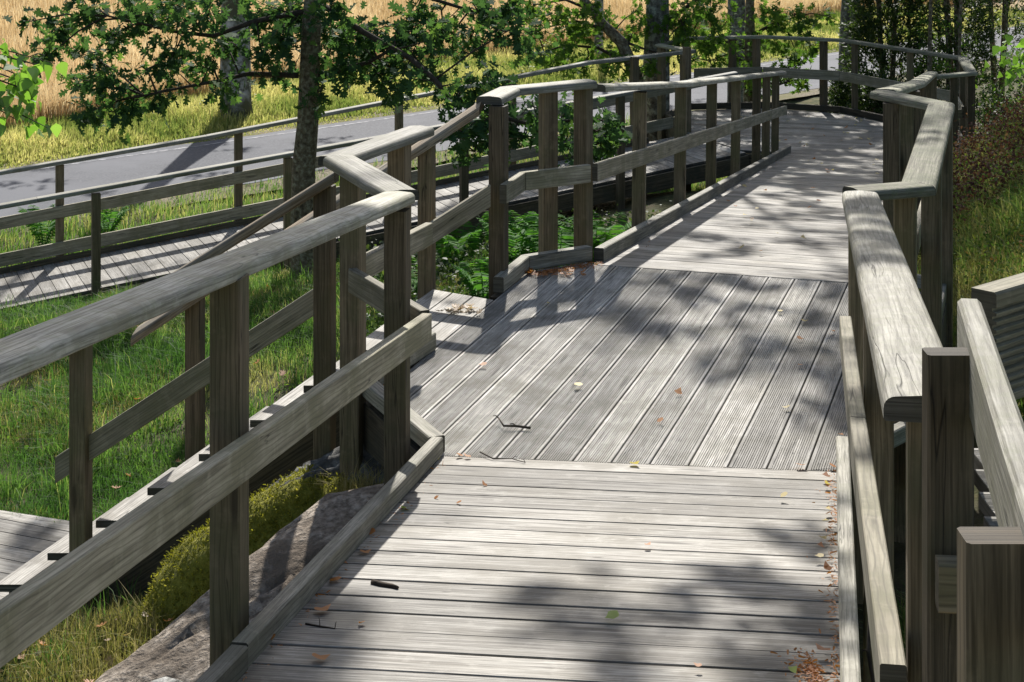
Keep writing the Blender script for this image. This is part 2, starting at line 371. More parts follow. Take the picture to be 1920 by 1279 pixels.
def _phi(r): return r * r * np.log(r + 1e-6)
_A = np.zeros((len(_P) + 3, len(_P) + 3)); _r = np.linalg.norm(_P[:, None, :2] - _P[None, :, :2], axis=2)
_A[:len(_P), :len(_P)] = _phi(_r) + np.eye(len(_P)) * 0.4
_A[:len(_P), -3:] = np.c_[np.ones(len(_P)), _P[:, :2]]; _A[-3:, :len(_P)] = _A[:len(_P), -3:].T
_W = np.linalg.solve(_A, np.r_[_P[:, 2], 0, 0, 0])
def ground_z(x, y):
    x = np.asarray(x, dtype=float); y = np.asarray(y, dtype=float); sh = x.shape; x = x.ravel(); y = y.ravel()
    xc = np.clip(x, -12, 12); yc = np.clip(y, 0, 42)
    z = np.zeros(len(x))
    for i in range(0, len(x), 20000):
        r = np.sqrt((xc[i:i + 20000, None] - _P[None, :, 0]) ** 2 + (yc[i:i + 20000, None] - _P[None, :, 1]) ** 2)
        z[i:i + 20000] = _phi(r) @ _W[:-3] + _W[-3] + _W[-2] * xc[i:i + 20000] + _W[-1] * yc[i:i + 20000]
    # distance behind the roadside line: flat ground of road and field
    q = (x + 3.5) * -RN[0] + (y - 27.7) * -RN[1]
    t = np.clip((1.2 - q) / 1.5 * 1.0, 0, 1); t = np.where((y > 20), t, 0); t = t * t * (3 - 2 * t)
    z = z * (1 - t) + -2.6 * t
    far = np.clip((np.maximum(np.abs(x) - 12, y - 42)) / 15, 0, 1)
    z = z * (1 - far) + -2.6 * far
    return z.reshape(sh)
RD = np.array([.69, .727]); RD = RD / np.linalg.norm(RD)      # the road's direction
RN = np.array([-RD[1], RD[0]])                                # across it, away from the camera
def gz(x, y): return float(ground_z(np.array([x]), np.array([y]))[0])
xs = np.concatenate((-np.geomspace(1500, 13, 22), np.arange(-12.5, 12.6, .18), np.geomspace(13, 1500, 22)))
ys = np.concatenate((-np.geomspace(600, 1.5, 12), np.arange(-1, 44, .2), np.geomspace(45, 2500, 24)))
X, Y = np.meshgrid(xs, ys); Z = ground_z(X, Y)
near = (np.abs(X) < 13) & (Y < 45) & (Y > -1)
qr = (X + 3.5) * RN[0] + (Y - 27.7) * RN[1]
bumpy = np.array([mnoise.noise(Vector((a * 1.3, b * 1.3, 0))) * 0.06 + mnoise.noise(Vector((a * 4, b * 4, 3))) * 0.02 for a, b in zip(X.ravel(), Y.ravel())]).reshape(X.shape)
Z = Z + np.where(near & (qr < -.4), bumpy, 0)
nx, ny = len(xs), len(ys)
idx = np.arange(nx * ny).reshape(ny, nx)
F = np.stack((idx[:-1, :-1], idx[:-1, 1:], idx[1:, 1:], idx[1:, :-1]), -1).reshape(-1, 4)
g = mesh_np('ground', np.c_[X.ravel(), Y.ravel(), Z.ravel()], F.ravel(), np.full(len(F), 4), np.full(len(F), .5), M['soil'], smooth=True)
tag(g, kind='structure')
def ground_z(x, y):                  # height of the finished ground sheet
    x = np.asarray(x, dtype=float); y = np.asarray(y, dtype=float)
    i = np.clip(np.searchsorted(xs, x) - 1, 0, nx - 2); j = np.clip(np.searchsorted(ys, y) - 1, 0, ny - 2)
    fx = (x - xs[i]) / (xs[i + 1] - xs[i]); fy = (y - ys[j]) / (ys[j + 1] - ys[j])
    return (Z[j, i] * (1 - fx) + Z[j, i + 1] * fx) * (1 - fy) + (Z[j + 1, i] * (1 - fx) + Z[j + 1, i + 1] * fx) * fy

def road_xy(s, q): return (-3.5 + RD[0] * s + RN[0] * q, 27.7 + RD[1] * s + RN[1] * q)
def strip(name, q0, q1, z, mat, s0=-60, s1=120, wav=0.0, thick=0.0):
    n = 240; V = []
    for i in range(n + 1):
        s = s0 + (s1 - s0) * i / n
        a = road_xy(s, q0 + wav * mnoise.noise(Vector((s * .7, q0, 0)))); b = road_xy(s, q1 + wav * mnoise.noise(Vector((s * .7, q1, 5))))
        V += [(a[0], a[1], z), (b[0], b[1], z)]
    Fq = [(2 * i, 2 * i + 2, 2 * i + 3, 2 * i + 1) for i in range(n)]
    return tag(mesh_np(name, np.array(V), np.array(Fq).ravel(), np.full(n, 4), np.full(n, .5), mat), kind='structure')
strip('road_shoulder', -.7, 4.6, -2.592, M['gravel'], wav=.35)
strip('road', 0, 3.7, -2.586, M['asphalt'], wav=.12)
strip('road_marking', 3.38, 3.48, -2.582, M['paint'])
fs = strip('field', 5.4, 300, -2.588, M['straw'], s0=-300, s1=400)

# ------------------------------------------------------------------ boardwalk decks
NA = Vector((-.28, 7.01, 0)); NB = Vector((1.2535, 6.83, 0))       # where the near ramp meets the landing
E2N = Vector((-.178, -1, .1045))
def ramp_z(y): return .1045 * (6.92 - y)
near_t = empty('ramp_deck', (0.3, 4, .2), 'near ramp of grey smooth planks laid crosswise, in the foreground', 'ramp')
mb = MB(); e1 = (NB - NA); e2 = E2N.normalized(); up = e1.cross(-e2).normalized()
t_ = 0.0; first = True
while t_ < 5.6:
    wd = random.choice((.128, .142, .142, .150)); gp = random.choice((.006, .009, .010, .013))
    pr = deck_prof(wd, .032); c = NA + e2 * (t_ + wd / 2)
    dz = random.uniform(-.001, .001); ex = random.uniform(0, .006)
    r0 = [c + e2 * a + up * (b + dz) + e1.normalized() * -ex for a, b in pr]; r1 = [p + e1 * 1.0 + e1.normalized() * .01 for p in r0]
    mb.rings(r0, r1, e1.length); t_ += wd + gp
mb.build('planks', M['deck'], near_t)
def kerb(points, parent, w_=.05, h=.07, mat=None):
    for p0, p1, n0, n1 in mitred(points):
        mb = MB(); g = (p1 - p0).normalized() * .002
        beam(mb, p0 + g, p1 - g, prof_sq(w_, h, .005), n0, n1); mb.build('kerb', mat or M['kerb'], parent)
def L_edge(y, off=0): return -.28 + .176 * (y - 7.01) + off
def R_edge(y, off=0): return 1.2535 + .18 * (y - 6.83) + off
kerb([(L_edge(1.5, -.015), 1.5, ramp_z(1.5) + .002), (L_edge(4.62, -.015), 4.62, ramp_z(4.62) + .002)], near_t)
kerb([(L_edge(4.63, -.02), 4.63, ramp_z(4.63) + .004), (L_edge(7.02, -.02), 7.02, .004)], near_t)
kerb([(R_edge(1.5, .03), 1.5, ramp_z(1.5) + .002), (R_edge(7.02, .03), 7.02, .006)], near_t)
def joist(p0, p1, parent, h=.17, w_=.05, name='joist', mat=None):
    mb = MB(); beam(mb, p0, p1, [(a, b - h) for a, b in prof_sq(w_, h, .003)]); mb.build(name, mat or M['beam'], parent)
for off, f in ((-.03, L_edge), (.7, L_edge), (.03, R_edge)):
    joist((f(1.5, off), 1.5, ramp_z(1.5) - .036), (f(6.95, off), 6.95, -.036), near_t)

# the level landing: ribbed planks set lengthwise on the slant
AL = math.atan(978 / FPX); DL = Vector((math.sin(AL), math.cos(AL), 0)); QL = Vector((math.cos(AL), -math.sin(AL), 0))
def qs(x, y): p = Vector((x, y, 0)); return p.dot(QL), p.dot(DL)
def poly_fn(pts):
    P = sorted(qs(*p) for p in pts)
    qx = np.array([p[0] for p in P]); sy = np.array([p[1] for p in P])
    return lambda q: float(np.interp(q, qx, sy))
nearb = poly_fn([(-.63, 7.88), (-.28, 7.012), (1.2535, 6.833), (1.64, 7.25)])
farb = poly_fn([(.085, 10.16), (.44, 10.40), (.50, 10.33), (2.02, 9.85), (2.32, 9.66)])
land_t = empty('landing_deck', (.8, 8.5, 0), 'level landing of ribbed planks laid on the slant, in the middle of the boardwalk', 'landing')
mb = MB(); q = -2.79
while q < -.55:
    wd = .143; pr = deck_prof(wd, .03, True); qc = q + wd / 2
    r0 = []; r1 = []
    for a, b in pr:
        qq = qc + a; n_ = nearb(qq) + .003; f_ = farb(qq) - .003
        r0.append(QL * qq + DL * n_ + Vector((0, 0, b))); r1.append(QL * qq + DL * f_ + Vector((0, 0, b)))
    mb.rings(r0, r1, 3.0); q += wd + .0065
mb.build('ribbed_planks', M['ribbed'], land_t)
mb = MB(); q = -3.19
for k in range(3):
    wd = .125; pr = deck_prof(wd, .03); qc = q + wd / 2; s0 = 7.98 - k * .002; r0 = []; r1 = []
    for a, b in pr:
        qq = qc + a; s0 = qs(-.74, 8.56)[1] - (qq + 3.15) * .3; s1 = qs(-.41, 9.72)[1] - (qq + 3.15) * .33 + (.0 if qq < -2.8 else 0)
        r0.append(QL * qq + DL * s0 + Vector((0, 0, b - .001))); r1.append(QL * qq + DL * s1 + Vector((0, 0, b - .001)))
    mb.rings(r0, r1, 1.1, tint=.9); q += wd + .008
mb.build('smooth_planks', M['deck'], land_t)
kerb([(-.30, 7.035, .001), (-.66, 7.86, .001)], land_t, w_=.07)
kerb([(-.625, 7.92, .001), (-.395, 8.54, .001)], land_t, w_=.06, h=.085)
kerb([(-.075, 9.66, .001), (.075, 10.19, .001), (.46, 10.45, .001)], land_t, w_=.06, h=.085)
kerb([(1.31, 6.86, .001), (1.66, 7.27, .001), (2.37, 9.68, .001), (2.07, 9.93, .001)], land_t)
for a, b in (((-.31, 7.04, -.034), (-.68, 7.92, -.034)), ((-.68, 7.95, -.034), (-.45, 8.5, -.034)), ((-.3, 7.0, -.034), (1.27, 6.86, -.034)), ((-.1, 9.7, -.034), (.05, 10.2, -.034)),
             ((.05, 10.2, -.034), (.45, 10.47, -.034)), ((1.66, 7.27, -.034), (2.37, 9.68, -.034))):
    joist(a, b, land_t, h=.2)
# far ramp
FA = Vector((.50, 10.335, .0)); FB = Vector((2.06, 9.845, .0)); EF = Vector((.256, 1, -.1085))
def f_z(y): return -.1085 * (y - 10.2)
far_t = empty('ramp_deck', (3, 16, -.6), 'far ramp of grey crosswise planks running down from the landing to the turn', 'ramp')
mb = MB(); e1 = FB - FA; e2 = EF.normalized(); up = e2.cross(-e1).normalized(); t_ = .002
if up.z < 0: up = -up
while t_ < 11.75:
    wd = .142; pr = deck_prof(wd, .03); c = FA + e2 * (t_ + wd / 2); dz = random.uniform(-.001, .001)
    r0 = [c + e2 * a + up * (b + dz) for a, b in pr]; r1 = [p + e1 for p in r0]
    mb.rings(r0, r1, e1.length); t_ += wd + random.choice((.003, .004, .006))
mb.build('planks', M['deck'], far_t)
def FL(y, off=0): return .50 + .256 * (y - 10.33) + off
def FR(y, off=0): return 2.06 + .256 * (y - 9.845) + off
kerb([(FL(10.47, -.02), 10.47, f_z(10.47) + .012), (FL(15.8, -.02), 15.8, f_z(15.8) + .012), (FL(21.9, -.02), 21.9, f_z(21.9) + .012)], far_t, h=.085, w_=.06)
kerb([(FR(9.95, .02), 9.95, .01), (FR(21.2, .02), 21.2, f_z(21.2) + .012)], far_t, h=.075)
for f, off in ((FL, -.03), (FL, .75), (FR, .03)):
    joist((f(10.35, off), 10.35, f_z(10.35) - .05), (f(21.8, off), 21.8, f_z(21.8) - .05), far_t, h=.19)
# far turning platform
TZ = -1.262
turn_poly = [(3.42, 21.95), (5.05, 21.35), (5.55, 21.6), (5.85, 23.1), (4.74, 25.35), (3.69, 25.85), (2.62, 25.65), (2.2, 24.75), (2.33, 23.5), (2.93, 22.0)]
def clip_strips(poly, z, dirv, pitch, gap, th=.03):
    """planks running along dirv, each cut by the outline"""
    d = Vector((dirv[0], dirv[1], 0)).normalized(); q_ = Vector((d.y, -d.x, 0)); P = [Vector((p[0], p[1], 0)) for p in poly]
    Q = [p.dot(q_) for p in P]; mb = MB(); q0 = min(Q)
    def cut(qv):
        hits = []
        for i in range(len(P)):
            a, b = P[i], P[(i + 1) % len(P)]; qa, qb = a.dot(q_), b.dot(q_)
            if (qa - qv) * (qb - qv) < 0: hits.append((a + (b - a) * ((qv - qa) / (qb - qa))).dot(d))
        return (min(hits), max(hits)) if len(hits) > 1 else None
    while q0 < max(Q) - .01:
        q1 = min(q0 + pitch - gap, max(Q) - .001); a = cut(q0 + .002); b = cut(q1 - .002)
        if a and b:
            pr = [(q0, -th, a), (q1, -th, b), (q1, 0, b), (q0, 0, a)]
            r0 = [q_ * x + d * s[0] + Vector((0, 0, z + y_)) for x, y_, s in pr]; r1 = [q_ * x + d * s[1] + Vector((0, 0, z + y_)) for x, y_, s in pr]
            mb.rings(r0, r1, abs(a[1] - a[0]))
        q0 += pitch
    return mb
turn_t = empty('turning_platform', (4, 23.6, TZ), 'shaded platform strewn with small leaves where the boardwalk turns back', 'platform')
clip_strips(turn_poly, TZ, (1.4, -.38), .147, .004).build('planks', M['deck'], turn_t)
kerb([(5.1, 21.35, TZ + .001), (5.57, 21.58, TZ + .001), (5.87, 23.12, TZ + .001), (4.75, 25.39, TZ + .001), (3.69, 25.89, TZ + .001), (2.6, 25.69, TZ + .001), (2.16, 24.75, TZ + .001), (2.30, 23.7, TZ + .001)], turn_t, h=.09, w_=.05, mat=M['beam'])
for i in range(len(turn_poly)):
    a, b = turn_poly[i], turn_poly[(i + 1) % len(turn_poly)]
    joist((a[0], a[1], TZ - .032), (b[0], b[1], TZ - .032), turn_t, h=.22)
# lower ramp, running back to the left
LI = Vector((2.93, 22.0, -1.27)); LD = Vector((-7.43, -3.0, -.98)); LU = LD.normalized(); LN = Vector((-.374, .927, 0))
LW = 1.58
low_t = empty('ramp_deck', (-1, 21, -1.8), 'lower ramp of pale planks running down to the left beside the road', 'ramp')
mb = MB(); t_ = .01; up = LN.cross(LU).normalized()
if up.z < 0: up = -up
while t_ < 12.6:
    wd = .142; pr = deck_prof(wd, .03); c = LI + LU * (t_ + wd / 2)
    r0 = [c + LU * a + up * b for a, b in pr]; r1 = [p + LN * LW for p in r0]
    mb.rings(r0, r1, LW); t_ += wd + .006
mb.build('planks', M['deck'], low_t)
def low(t, off=0.0, z=0.0):          # t metres down the ramp, off metres across it
    p = LI + LU * t + LN * off; return Vector((p.x, p.y, p.z + z))
for off in (-.03, .78, LW + .03): joist(low(0, off, -.034), low(12.5, off, -.034), low_t, h=.2, mat=M['beam'])
for k in range(3):
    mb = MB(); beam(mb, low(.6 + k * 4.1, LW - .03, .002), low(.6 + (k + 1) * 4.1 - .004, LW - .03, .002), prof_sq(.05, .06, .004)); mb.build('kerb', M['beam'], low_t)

# ------------------------------------------------------------------ railings
A_N = math.atan2(1, .178)
GRP = 'grey wooden railings along the boardwalk'
def rail(label, loc): return empty('railing', loc, label, 'railing', GRP)
# near left
r = rail('left foreground railing with a broad shaded cap and one tall post by the granite slab', (-.8, 4.9, -.7))
CT = (-.455, 7.03, 1.05)
cap_rails([(-1.30, 2.2, 1.50), CT], r, M['cap'])
for y, b_ in ((2.75, -.9), (4.92, -.75), (6.97, -.55)):
    x = L_edge(y, -.142) if y < 6 else -.455
    post(x, y, b_, ramp_z(y) + (1.0 if y < 6 else .995), math.radians(80), r, s=.088)
side_boards([(L_edge(2.2, -.06), 2.2, ramp_z(2.2) + .57), (-.335, 6.93, .59)], r, M['board'], th=.04)
# corner by the stairs
r = rail('short zigzag railing at the corner of the landing above the top of the stairs', (-.7, 7.9, -.6))
cap_rails([(CT[0] + .012, CT[1] + .012, 1.052), (-.775, 7.89, 1.052)], r, M['cap'], width=.15)
cap_rails([(-.80, 7.86, 1.05), (-.455, 8.77, 1.05)], r, M['cap'], width=.15)
pc = post(-.705, 7.80, -1.0, 1.0, math.radians(72), r, s=.092)
for zz, xx in ((-.34, -.675), (-.40, -.735)):
    mb = MB(); tube(mb, [(xx, 7.765, zz), (xx - .002, 7.742, zz)], [.012, .011], 8, .5); mb.build('bolt', M['steel'], pc)
post(-.545, 8.52, -1.0, 1.0, math.radians(72), r, s=.092)
side_boards([(-.345, 6.99, .585), (-.70, 7.72, .585)], r, M['board'], th=.04)
side_boards([(-.70, 7.80, .60), (-.405, 8.62, .60)], r, M['board'], th=.04)
# E, F and the far ramp's left side
r = rail('long railing on the left of the far ramp with seven slim posts', (.4, 10.5, -.6))
r2 = rail('short bent railing beside the far side of the stair opening, above the ferns', (.1, 10.1, -.6))
cap_rails([(-.13, 9.86, 1.05), (-.015, 10.28, 1.05), (.47, 10.63, 1.05)], r2, M['cap'], width=.15)
post(-.075, 9.86, -.95, 1.0, math.radians(74), r2, s=.092)
post(.215, 10.46, -.9, 1.0, math.radians(20), r2, s=.092)
post(.43, 10.62, -.9, 1.0, math.radians(60), r2, s=.09)
side_boards([(-.05, 9.70, .585), (.06, 10.10, .585), (.455, 10.36, .585)], r2, M['board'], th=.04)
def fcap(y, off): return (FL(y, off), y, f_z(y) + 1.03)
cap_rails([(.505, 10.70, 1.012), fcap(14.1, -.09), fcap(17.8, -.09), fcap(21.7, -.09)], r, M['cap'], width=.13)
for y in (12.28, 14.06, 15.8, 17.5, 19.25, 20.2, 21.2):
    post(FL(y, -.105), y, gz(FL(y), y) - .2, f_z(y) + .985, A_N, r, s=.09, lean=(.012, 0))
side_boards([(FL(10.45, -.04), 10.45, f_z(10.45) + .60), (FL(16, -.04), 16, f_z(16) + .60), (FL(21.75, -.04), 21.75, f_z(21.75) + .60)], r, M['board'], th=.034)
# near right
r = rail('right foreground railing with a broad sunlit cap ending beside the bench', (.75, 3.2, -.3))
cap_rails([(.73, 3.10, 1.425), (1.425, 7.2, 1.02)], r, M['cap'], width=.148)
for y, x in ((3.2, .765), (5.5, 1.145), (7.08, 1.40)):
    post(x, y, -.6, ramp_z(y) + (1.005 if y < 7 else .99), A_N, r, s=.092)
side_boards([(.650, 3.0, ramp_z(3.0) + .59), (R_edge(5.0, .058), 5.0, ramp_z(5.0) + .59), (R_edge(6.85, .04), 6.85, .60)], r, M['board'], th=.045)
# right bulge
r = rail('lichened railing bulging outward on the right of the landing', (2, 8.5, -.3))
cap_rails([(1.40, 7.25, 1.022), (1.70, 7.37, 1.022), (2.40, 9.84, 1.02), (2.17, 10.38, 1.018)], r, M['lichen_cap'], width=.148)
for x, y in ((1.665, 7.45), (1.99, 8.35), (2.36, 9.62), (2.20, 10.2)):
    post(x, y, -.5, .97, math.radians(73), r, s=.092)
side_boards([(1.62, 7.36, .60), (2.30, 9.70, .60)], r, M['board'])
# far ramp right
r = rail('railing on the right of the far ramp, seen end on and dappled with sun', (3, 14, -.3))
def rcap(y, off): return (FR(y, off), y, f_z(y) + 1.03)
cap_rails([(2.20, 10.40, 1.02), rcap(14, .09), rcap(17.6, .09), rcap(21.1, .09)], r, M['lichen_cap'], width=.145)
for y in (11.0, 12.6, 14.6, 16.6, 18.7, 20.9):
    post(FR(y, .105), y, gz(FR(y), y) - .2, f_z(y) + .985, A_N, r, s=.092)
side_boards([(FR(10.4, .04), 10.4, f_z(10.4) + .60), (FR(21.1, .04), 21.1, f_z(21.1) + .60)], r, M['board'])
# turning platform railing
r = rail('railing curving around the turning platform in front of the juniper', (4.5, 25, -2))
TC = TZ + 1.06
tp = [(rcap(21.1, .09)[0], 21.12, TC), (5.62, 21.5, TC), (5.93, 23.15, TC), (4.80, 25.46, TC), (3.72, 25.97, TC), (2.58, 25.76, TC), (2.08, 24.75, TC), (2.46, 24.0, TC)]
cap_rails(tp, r, M['lichen_cap'], width=.135)
def along(a, b, f): return (a[0] + (b[0] - a[0]) * f, a[1] + (b[1] - a[1]) * f)
for a, b, f in ((0, 1, .55), (0, 1, .98), (1, 2, .25), (1, 2, .95), (2, 3, .42), (2, 3, .9), (3, 4, .25), (4, 5, .1), (4, 5, .42), (5, 6, .1), (6, 7, .05), (6, 7, .75)):
    p = along(tp[a], tp[b], f); post(p[0], p[1], -2.4, TC - .045, math.radians(40 if a > 2 else 80), r, s=.09)
ip = [(5.55, 21.66), (5.80, 23.08), (4.72, 25.33), (3.68, 25.83), (2.65, 25.64)]
side_boards([(x, y, TZ + .61) for x, y in ip], r, M['board'], h=.14)
side_boards([(5.02, 21.32, TZ + .6), (5.5, 21.52, TZ + .6)], r, M['board'])
# lower ramp
r = rail('outer railing of the lower ramp with two boards, next to the road', (-1, 22, -2.4))
cap_rails([tp[-1], tuple(low(1.4, LW + .07, 1.20)), tuple(low(6.5, LW + .07, 1.14)), tuple(low(12.4, LW + .07, 1.20))], r, M['cap'], width=.13)
def t_for_u(u, off):
    k = (u - 960) / FPX; a = LI + LN * off
    return (a.x - k * a.y) / (k * LU.y - LU.x)
for u in (1288, 1190, 960, 748, 447, 112, -210):
    t = t_for_u(u, LW + .1); p = low(t, LW + .1); post(p.x, p.y, gz(p.x, p.y) - .2, p.z + 1.10 + (.04 if t < 3 else 0), math.radians(22), r, s=.09)
side_boards([tuple(low(-.35, LW + .035, .73)), tuple(low(5.5, LW + .035, .63)), tuple(low(12.4, LW + .035, .635))], r, M['board'], h=.138, th=.035)
side_boards([tuple(low(.2, LW + .035, .26)), tuple(low(5.5, LW + .035, .21)), tuple(low(12.4, LW + .035, .22))], r, M['board'], h=.145, th=.035)
r = rail('inner railing of the lower ramp, a plain cap on slim posts behind the oak trunk', (-1, 20.3, -2.2))
cap_rails([tuple(low(.2, -.08, 1.05)), tuple(low(5, -.08, 1.09)), tuple(low(12.4, -.08, 1.155))], r, M['cap'], width=.13)
for u in (1163, 870, 540, 180, -150):
    t = t_for_u(u, -.1); p = low(t, -.1); post(p.x, p.y, gz(p.x, p.y) - .2, p.z + 1.01 + .005 * t, math.radians(22), r, s=.09)

# ------------------------------------------------------------------ staircase
st = empty('staircase', (-1.5, 8.8, -1.3), 'weathered wooden stairs of seven treads going down to the left from the landing', 'stairs')
RS = .16
nearc = [(-1.00, 8.49), (-1.255, 8.47), (-1.50, 8.46), (-1.745, 8.45), (-1.995, 8.46), (-2.23, 8.47), (-2.49, 8.49)]
for k, (x, y) in enumerate(nearc):
    z = -RS * (k + 1); wT = .74
    for j in range(2):
        mb = MB(); o = Vector((x + .062 + j * .142, y, z)); pr = deck_prof(.136, .036)
        r0 = [o + Vector((a, 0, b)) for a, b in pr]; r1 = [p + Vector((DL.x, DL.y, 0)) * (wT / DL.y) for p in r0]
        mb.rings(r0, r1, .74, tint=.75)
        if j == 0: main = mb.build('tread', M['deck'], st)
        else: mb.build('tread', M['deck'], st)
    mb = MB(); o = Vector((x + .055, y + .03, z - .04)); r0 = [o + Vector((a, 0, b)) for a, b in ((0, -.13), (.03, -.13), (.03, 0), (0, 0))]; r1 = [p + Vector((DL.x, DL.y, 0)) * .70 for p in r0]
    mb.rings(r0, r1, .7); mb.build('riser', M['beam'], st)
for (dx, dy) in ((.05, .045), (.26, .73)):
    joist((-.62 + dx, 8.53 + dy, -.09), (-2.62 + dx, 8.46 + dy, -.09 - 2.0 * RS / .247), st, h=.26, w_=.045, name='stringer')
PLZ = -1.285
pl = empty('ground_platform', (-3, 9.3, PLZ), 'low grey plank platform on the grass at the foot of the stairs', 'platform')
clip_strips([(-2.36, 8.55), (-1.95, 9.55), (-4.6, 10.65), (-5.0, 9.6)], PLZ, (-.92, .40), .147, .008).build('planks', M['deck'], pl)
for a, b in (((-1.97, 9.53, PLZ - .032), (-4.6, 10.62, PLZ - .032)), ((-2.4, 8.6, PLZ - .032), (-4.95, 9.62, PLZ - .032))): joist(a, b, pl, h=.08)

def stair_rail(label, p0, p1, posts, boards, wide=.085):
    r = empty('stair_handrail', ((p0[0] + p1[0]) / 2, p0[1], -1.2), label, 'handrail', 'sloping handrails of the stairs')
    mb = MB(); beam(mb, p0, p1, [(a, b) for a, b in prof_cap(wide, .045)], n0=(-1, .2, 0), n1=(1, -.2, 0)); mb.build('handrail', M['hand'], r)
    for x, y, b_, t in posts: post(x, y, b_, t, math.radians(78), r, s=.085)
    for a, b in boards: side_boards([a, b], r, M['board'], th=.035)
    return r
# near handrail: runs 8.0 -> 8.5 away while falling
stair_rail('nearer stair handrail with an orange brown underside, starting at the landing corner', (-.80, 8.02, .96), (-2.32, 8.39, -.035),
           [(-2.06, 8.41, -1.5, .075), (-.86, 8.08, -1.2, .88)], [((-.86, 8.20, .42), (-2.19, 8.45, -.49))])
stair_rail('farther stair handrail on two posts, running down from the bent railing', (-.17, 9.87, 1.02), (-1.99, 9.31, -.11),
           [(-.475, 9.80, -1.2, .80), (-1.70, 9.44, -1.5, .05)], [((-.12, 9.72, .585), (-.50, 9.62, .36))], wide=.12)

# ------------------------------------------------------------------ bench on the right
BK = .885
def bp(x, y, z): return (x * BK, y * BK, CAMH - (CAMH - z) * BK)
be = empty('bench', (.85, 2.8, .5), 'grey wooden bench with square posts and a ribbed backrest behind the right foreground railing', 'bench')
for x, y, s_, s2_ in ((.824, 3.327, .088, .055), (.664, 2.42, .092, .062)):
    q_ = bp(x, y, 1.443); post(q_[0], q_[1], -.2, q_[2], math.radians(90), be, s=s_ * BK, s2=s2_ * BK)
mb = MB(); beam(mb, bp(.935, 3.60, 1.475), bp(.625, 1.85, 1.475), [(a, b - .135) for a, b in prof_sq(.042, .135, .007)]); mb.build('armrest', M['cap'], be)
mb = MB(); beam(mb, bp(.782, 3.24, 1.085), bp(1.7, 3.14, 1.085), [(a, b - .08) for a, b in prof_sq(.045, .08, .004)]); mb.build('seat_rail', M['post'], be)
mb = MB()
for k in range(4):
    c0 = Vector(bp(.90 + .025 * k, 3.30 + k * .13, 1.12)); pr = deck_prof(.105, .028, True)
    r0 = [c0 + Vector((0, 1, 0)) * a + Vector((0, 0, 1)) * b for a, b in pr]; r1 = [p + Vector((1.2, -.1, 0)) for p in r0]; mb.rings(r0, r1, 1.2)
mb.build('seat', M['ribbed'], be)
mb = MB(); bd = Vector((.74, .67, 0)).normalized(); bn = Vector((bd.y, -bd.x, 0))
prf = [(0, 0), (.055, 0), (.06, -.006), (.06, -.03)]
for k in range(11):
    zz = -.03 - k * .0175; prf += [(.06, zz - .001), (.050, zz - .004), (.050, zz - .010), (.06, zz - .0130)]
prf += [(.06, -.235), (0, -.235)]
o = Vector((.955, 3.66, 1.483))
r0 = [o + bn * a + Vector((0, 0, b)) for a, b in prf]; r1 = [p + bd * 1.3 for p in r0]; mb.rings(r0, r1, 1.3); mb.build('backrest', M['board'], be)
for k in (.5, 1.22):
    q_ = o + bd * k - bn * .036; post(q_.x, q_.y, -.2, 1.46, math.atan2(bd.y, bd.x), be, s=.07)

# ------------------------------------------------------------------ rocks
def rock(name, label, c, rad, rot, mat, seed, rough=.25, e=2.6, sub=5):
    import bmesh
    bm = bmesh.new(); bmesh.ops.create_icosphere(bm, subdivisions=sub, radius=1)
    R = Matrix.Rotation(rot[2], 3, 'Z') @ Matrix.Rotation(rot[1], 3, 'Y') @ Matrix.Rotation(rot[0], 3, 'X')
    for v in bm.verts:
        p = v.co.copy(); m_ = (abs(p.x) ** e + abs(p.y) ** e + abs(p.z) ** e) ** (1 / e); p = p / m_
        d = 1 - .10 * max(0, .12 - abs(mnoise.noise(p * 1.1 + Vector((seed, 9, 2))))) / .12 + .03 * mnoise.noise(p * 9 + Vector((0, 0, seed))) + rough * mnoise.noise(p * 1.3 + Vector((seed, 0, 0))) + rough * .35 * mnoise.noise(p * 4 + Vector((seed, 3, 0))) + .02 * mnoise.noise(p * 14)
        p = p * d; v.co = R @ Vector((p.x * rad[0], p.y * rad[1], p.z * rad[2]))
    me = bpy.data.meshes.new(name); bm.to_mesh(me); bm.free(); me.materials.append(mat); me.shade_smooth()
    o = bpy.data.objects.new(name, me); COL.objects.link(o); o.location = c
    if label: tag(o, label, 'rock')
    return o
rock('granite_slab', 'broad grey brown granite slab beside the foreground kerb', (-.85, 6.68, -.64), (1.03, .36, .33), (math.radians(4), math.radians(-17), math.radians(46)), M['rock'], 3, .16)
rock('rock', 'pale grey lichened stone at the bottom edge, next to the foreground kerb', (-1.09, 5.84, -.645), (.26, .24, .26), (.05, .05, .5), M['pale_rock'], 9, .25, sub=4)
mo = rock('mossy_boulder', 'boulder thickly covered with yellow green moss under the stairs', (-1.15, 7.74, -.73), (.56, .29, .25), (0, math.radians(-38), math.radians(8)), M['moss'], 21, .15, e=2.1)
rock('dark_boulder', 'dark rock with white lichen under the corner posts, behind the mossy boulder', (-.70, 7.92, -.55), (.38, .20, .30), (0, math.radians(-16), math.radians(18)), M['dark_rock'], 33, .25)
rock('rock', 'small grey stone with moss behind the stair opening, among the ferns', (-.05, 12.2, -.86), (.30, .25, .2), (0, 0, .4), M['dark_rock'], 41, .25, sub=4)
# moss tufts over the boulder
vs = np.array([mo.matrix_world @ v.co if False else (v.co + mo.location) for v in mo.data.vertices]); nn = np.array([v.normal for v in mo.data.vertices])
sel = np.where(nn[:, 2] > -.25)[0]; pick = RNG.choice(sel, 14000)
pp = vs[pick] + RNG.normal(size=(14000, 3)) * .009
leaf_mesh('moss_cover', pp, RNG.uniform(.007, .018, 14000), NEEDLE * np.array([3.2, 1]), M['moss_tuft'], mo, dirs=nn[pick] + RNG.normal(size=(14000, 3)) * .7)

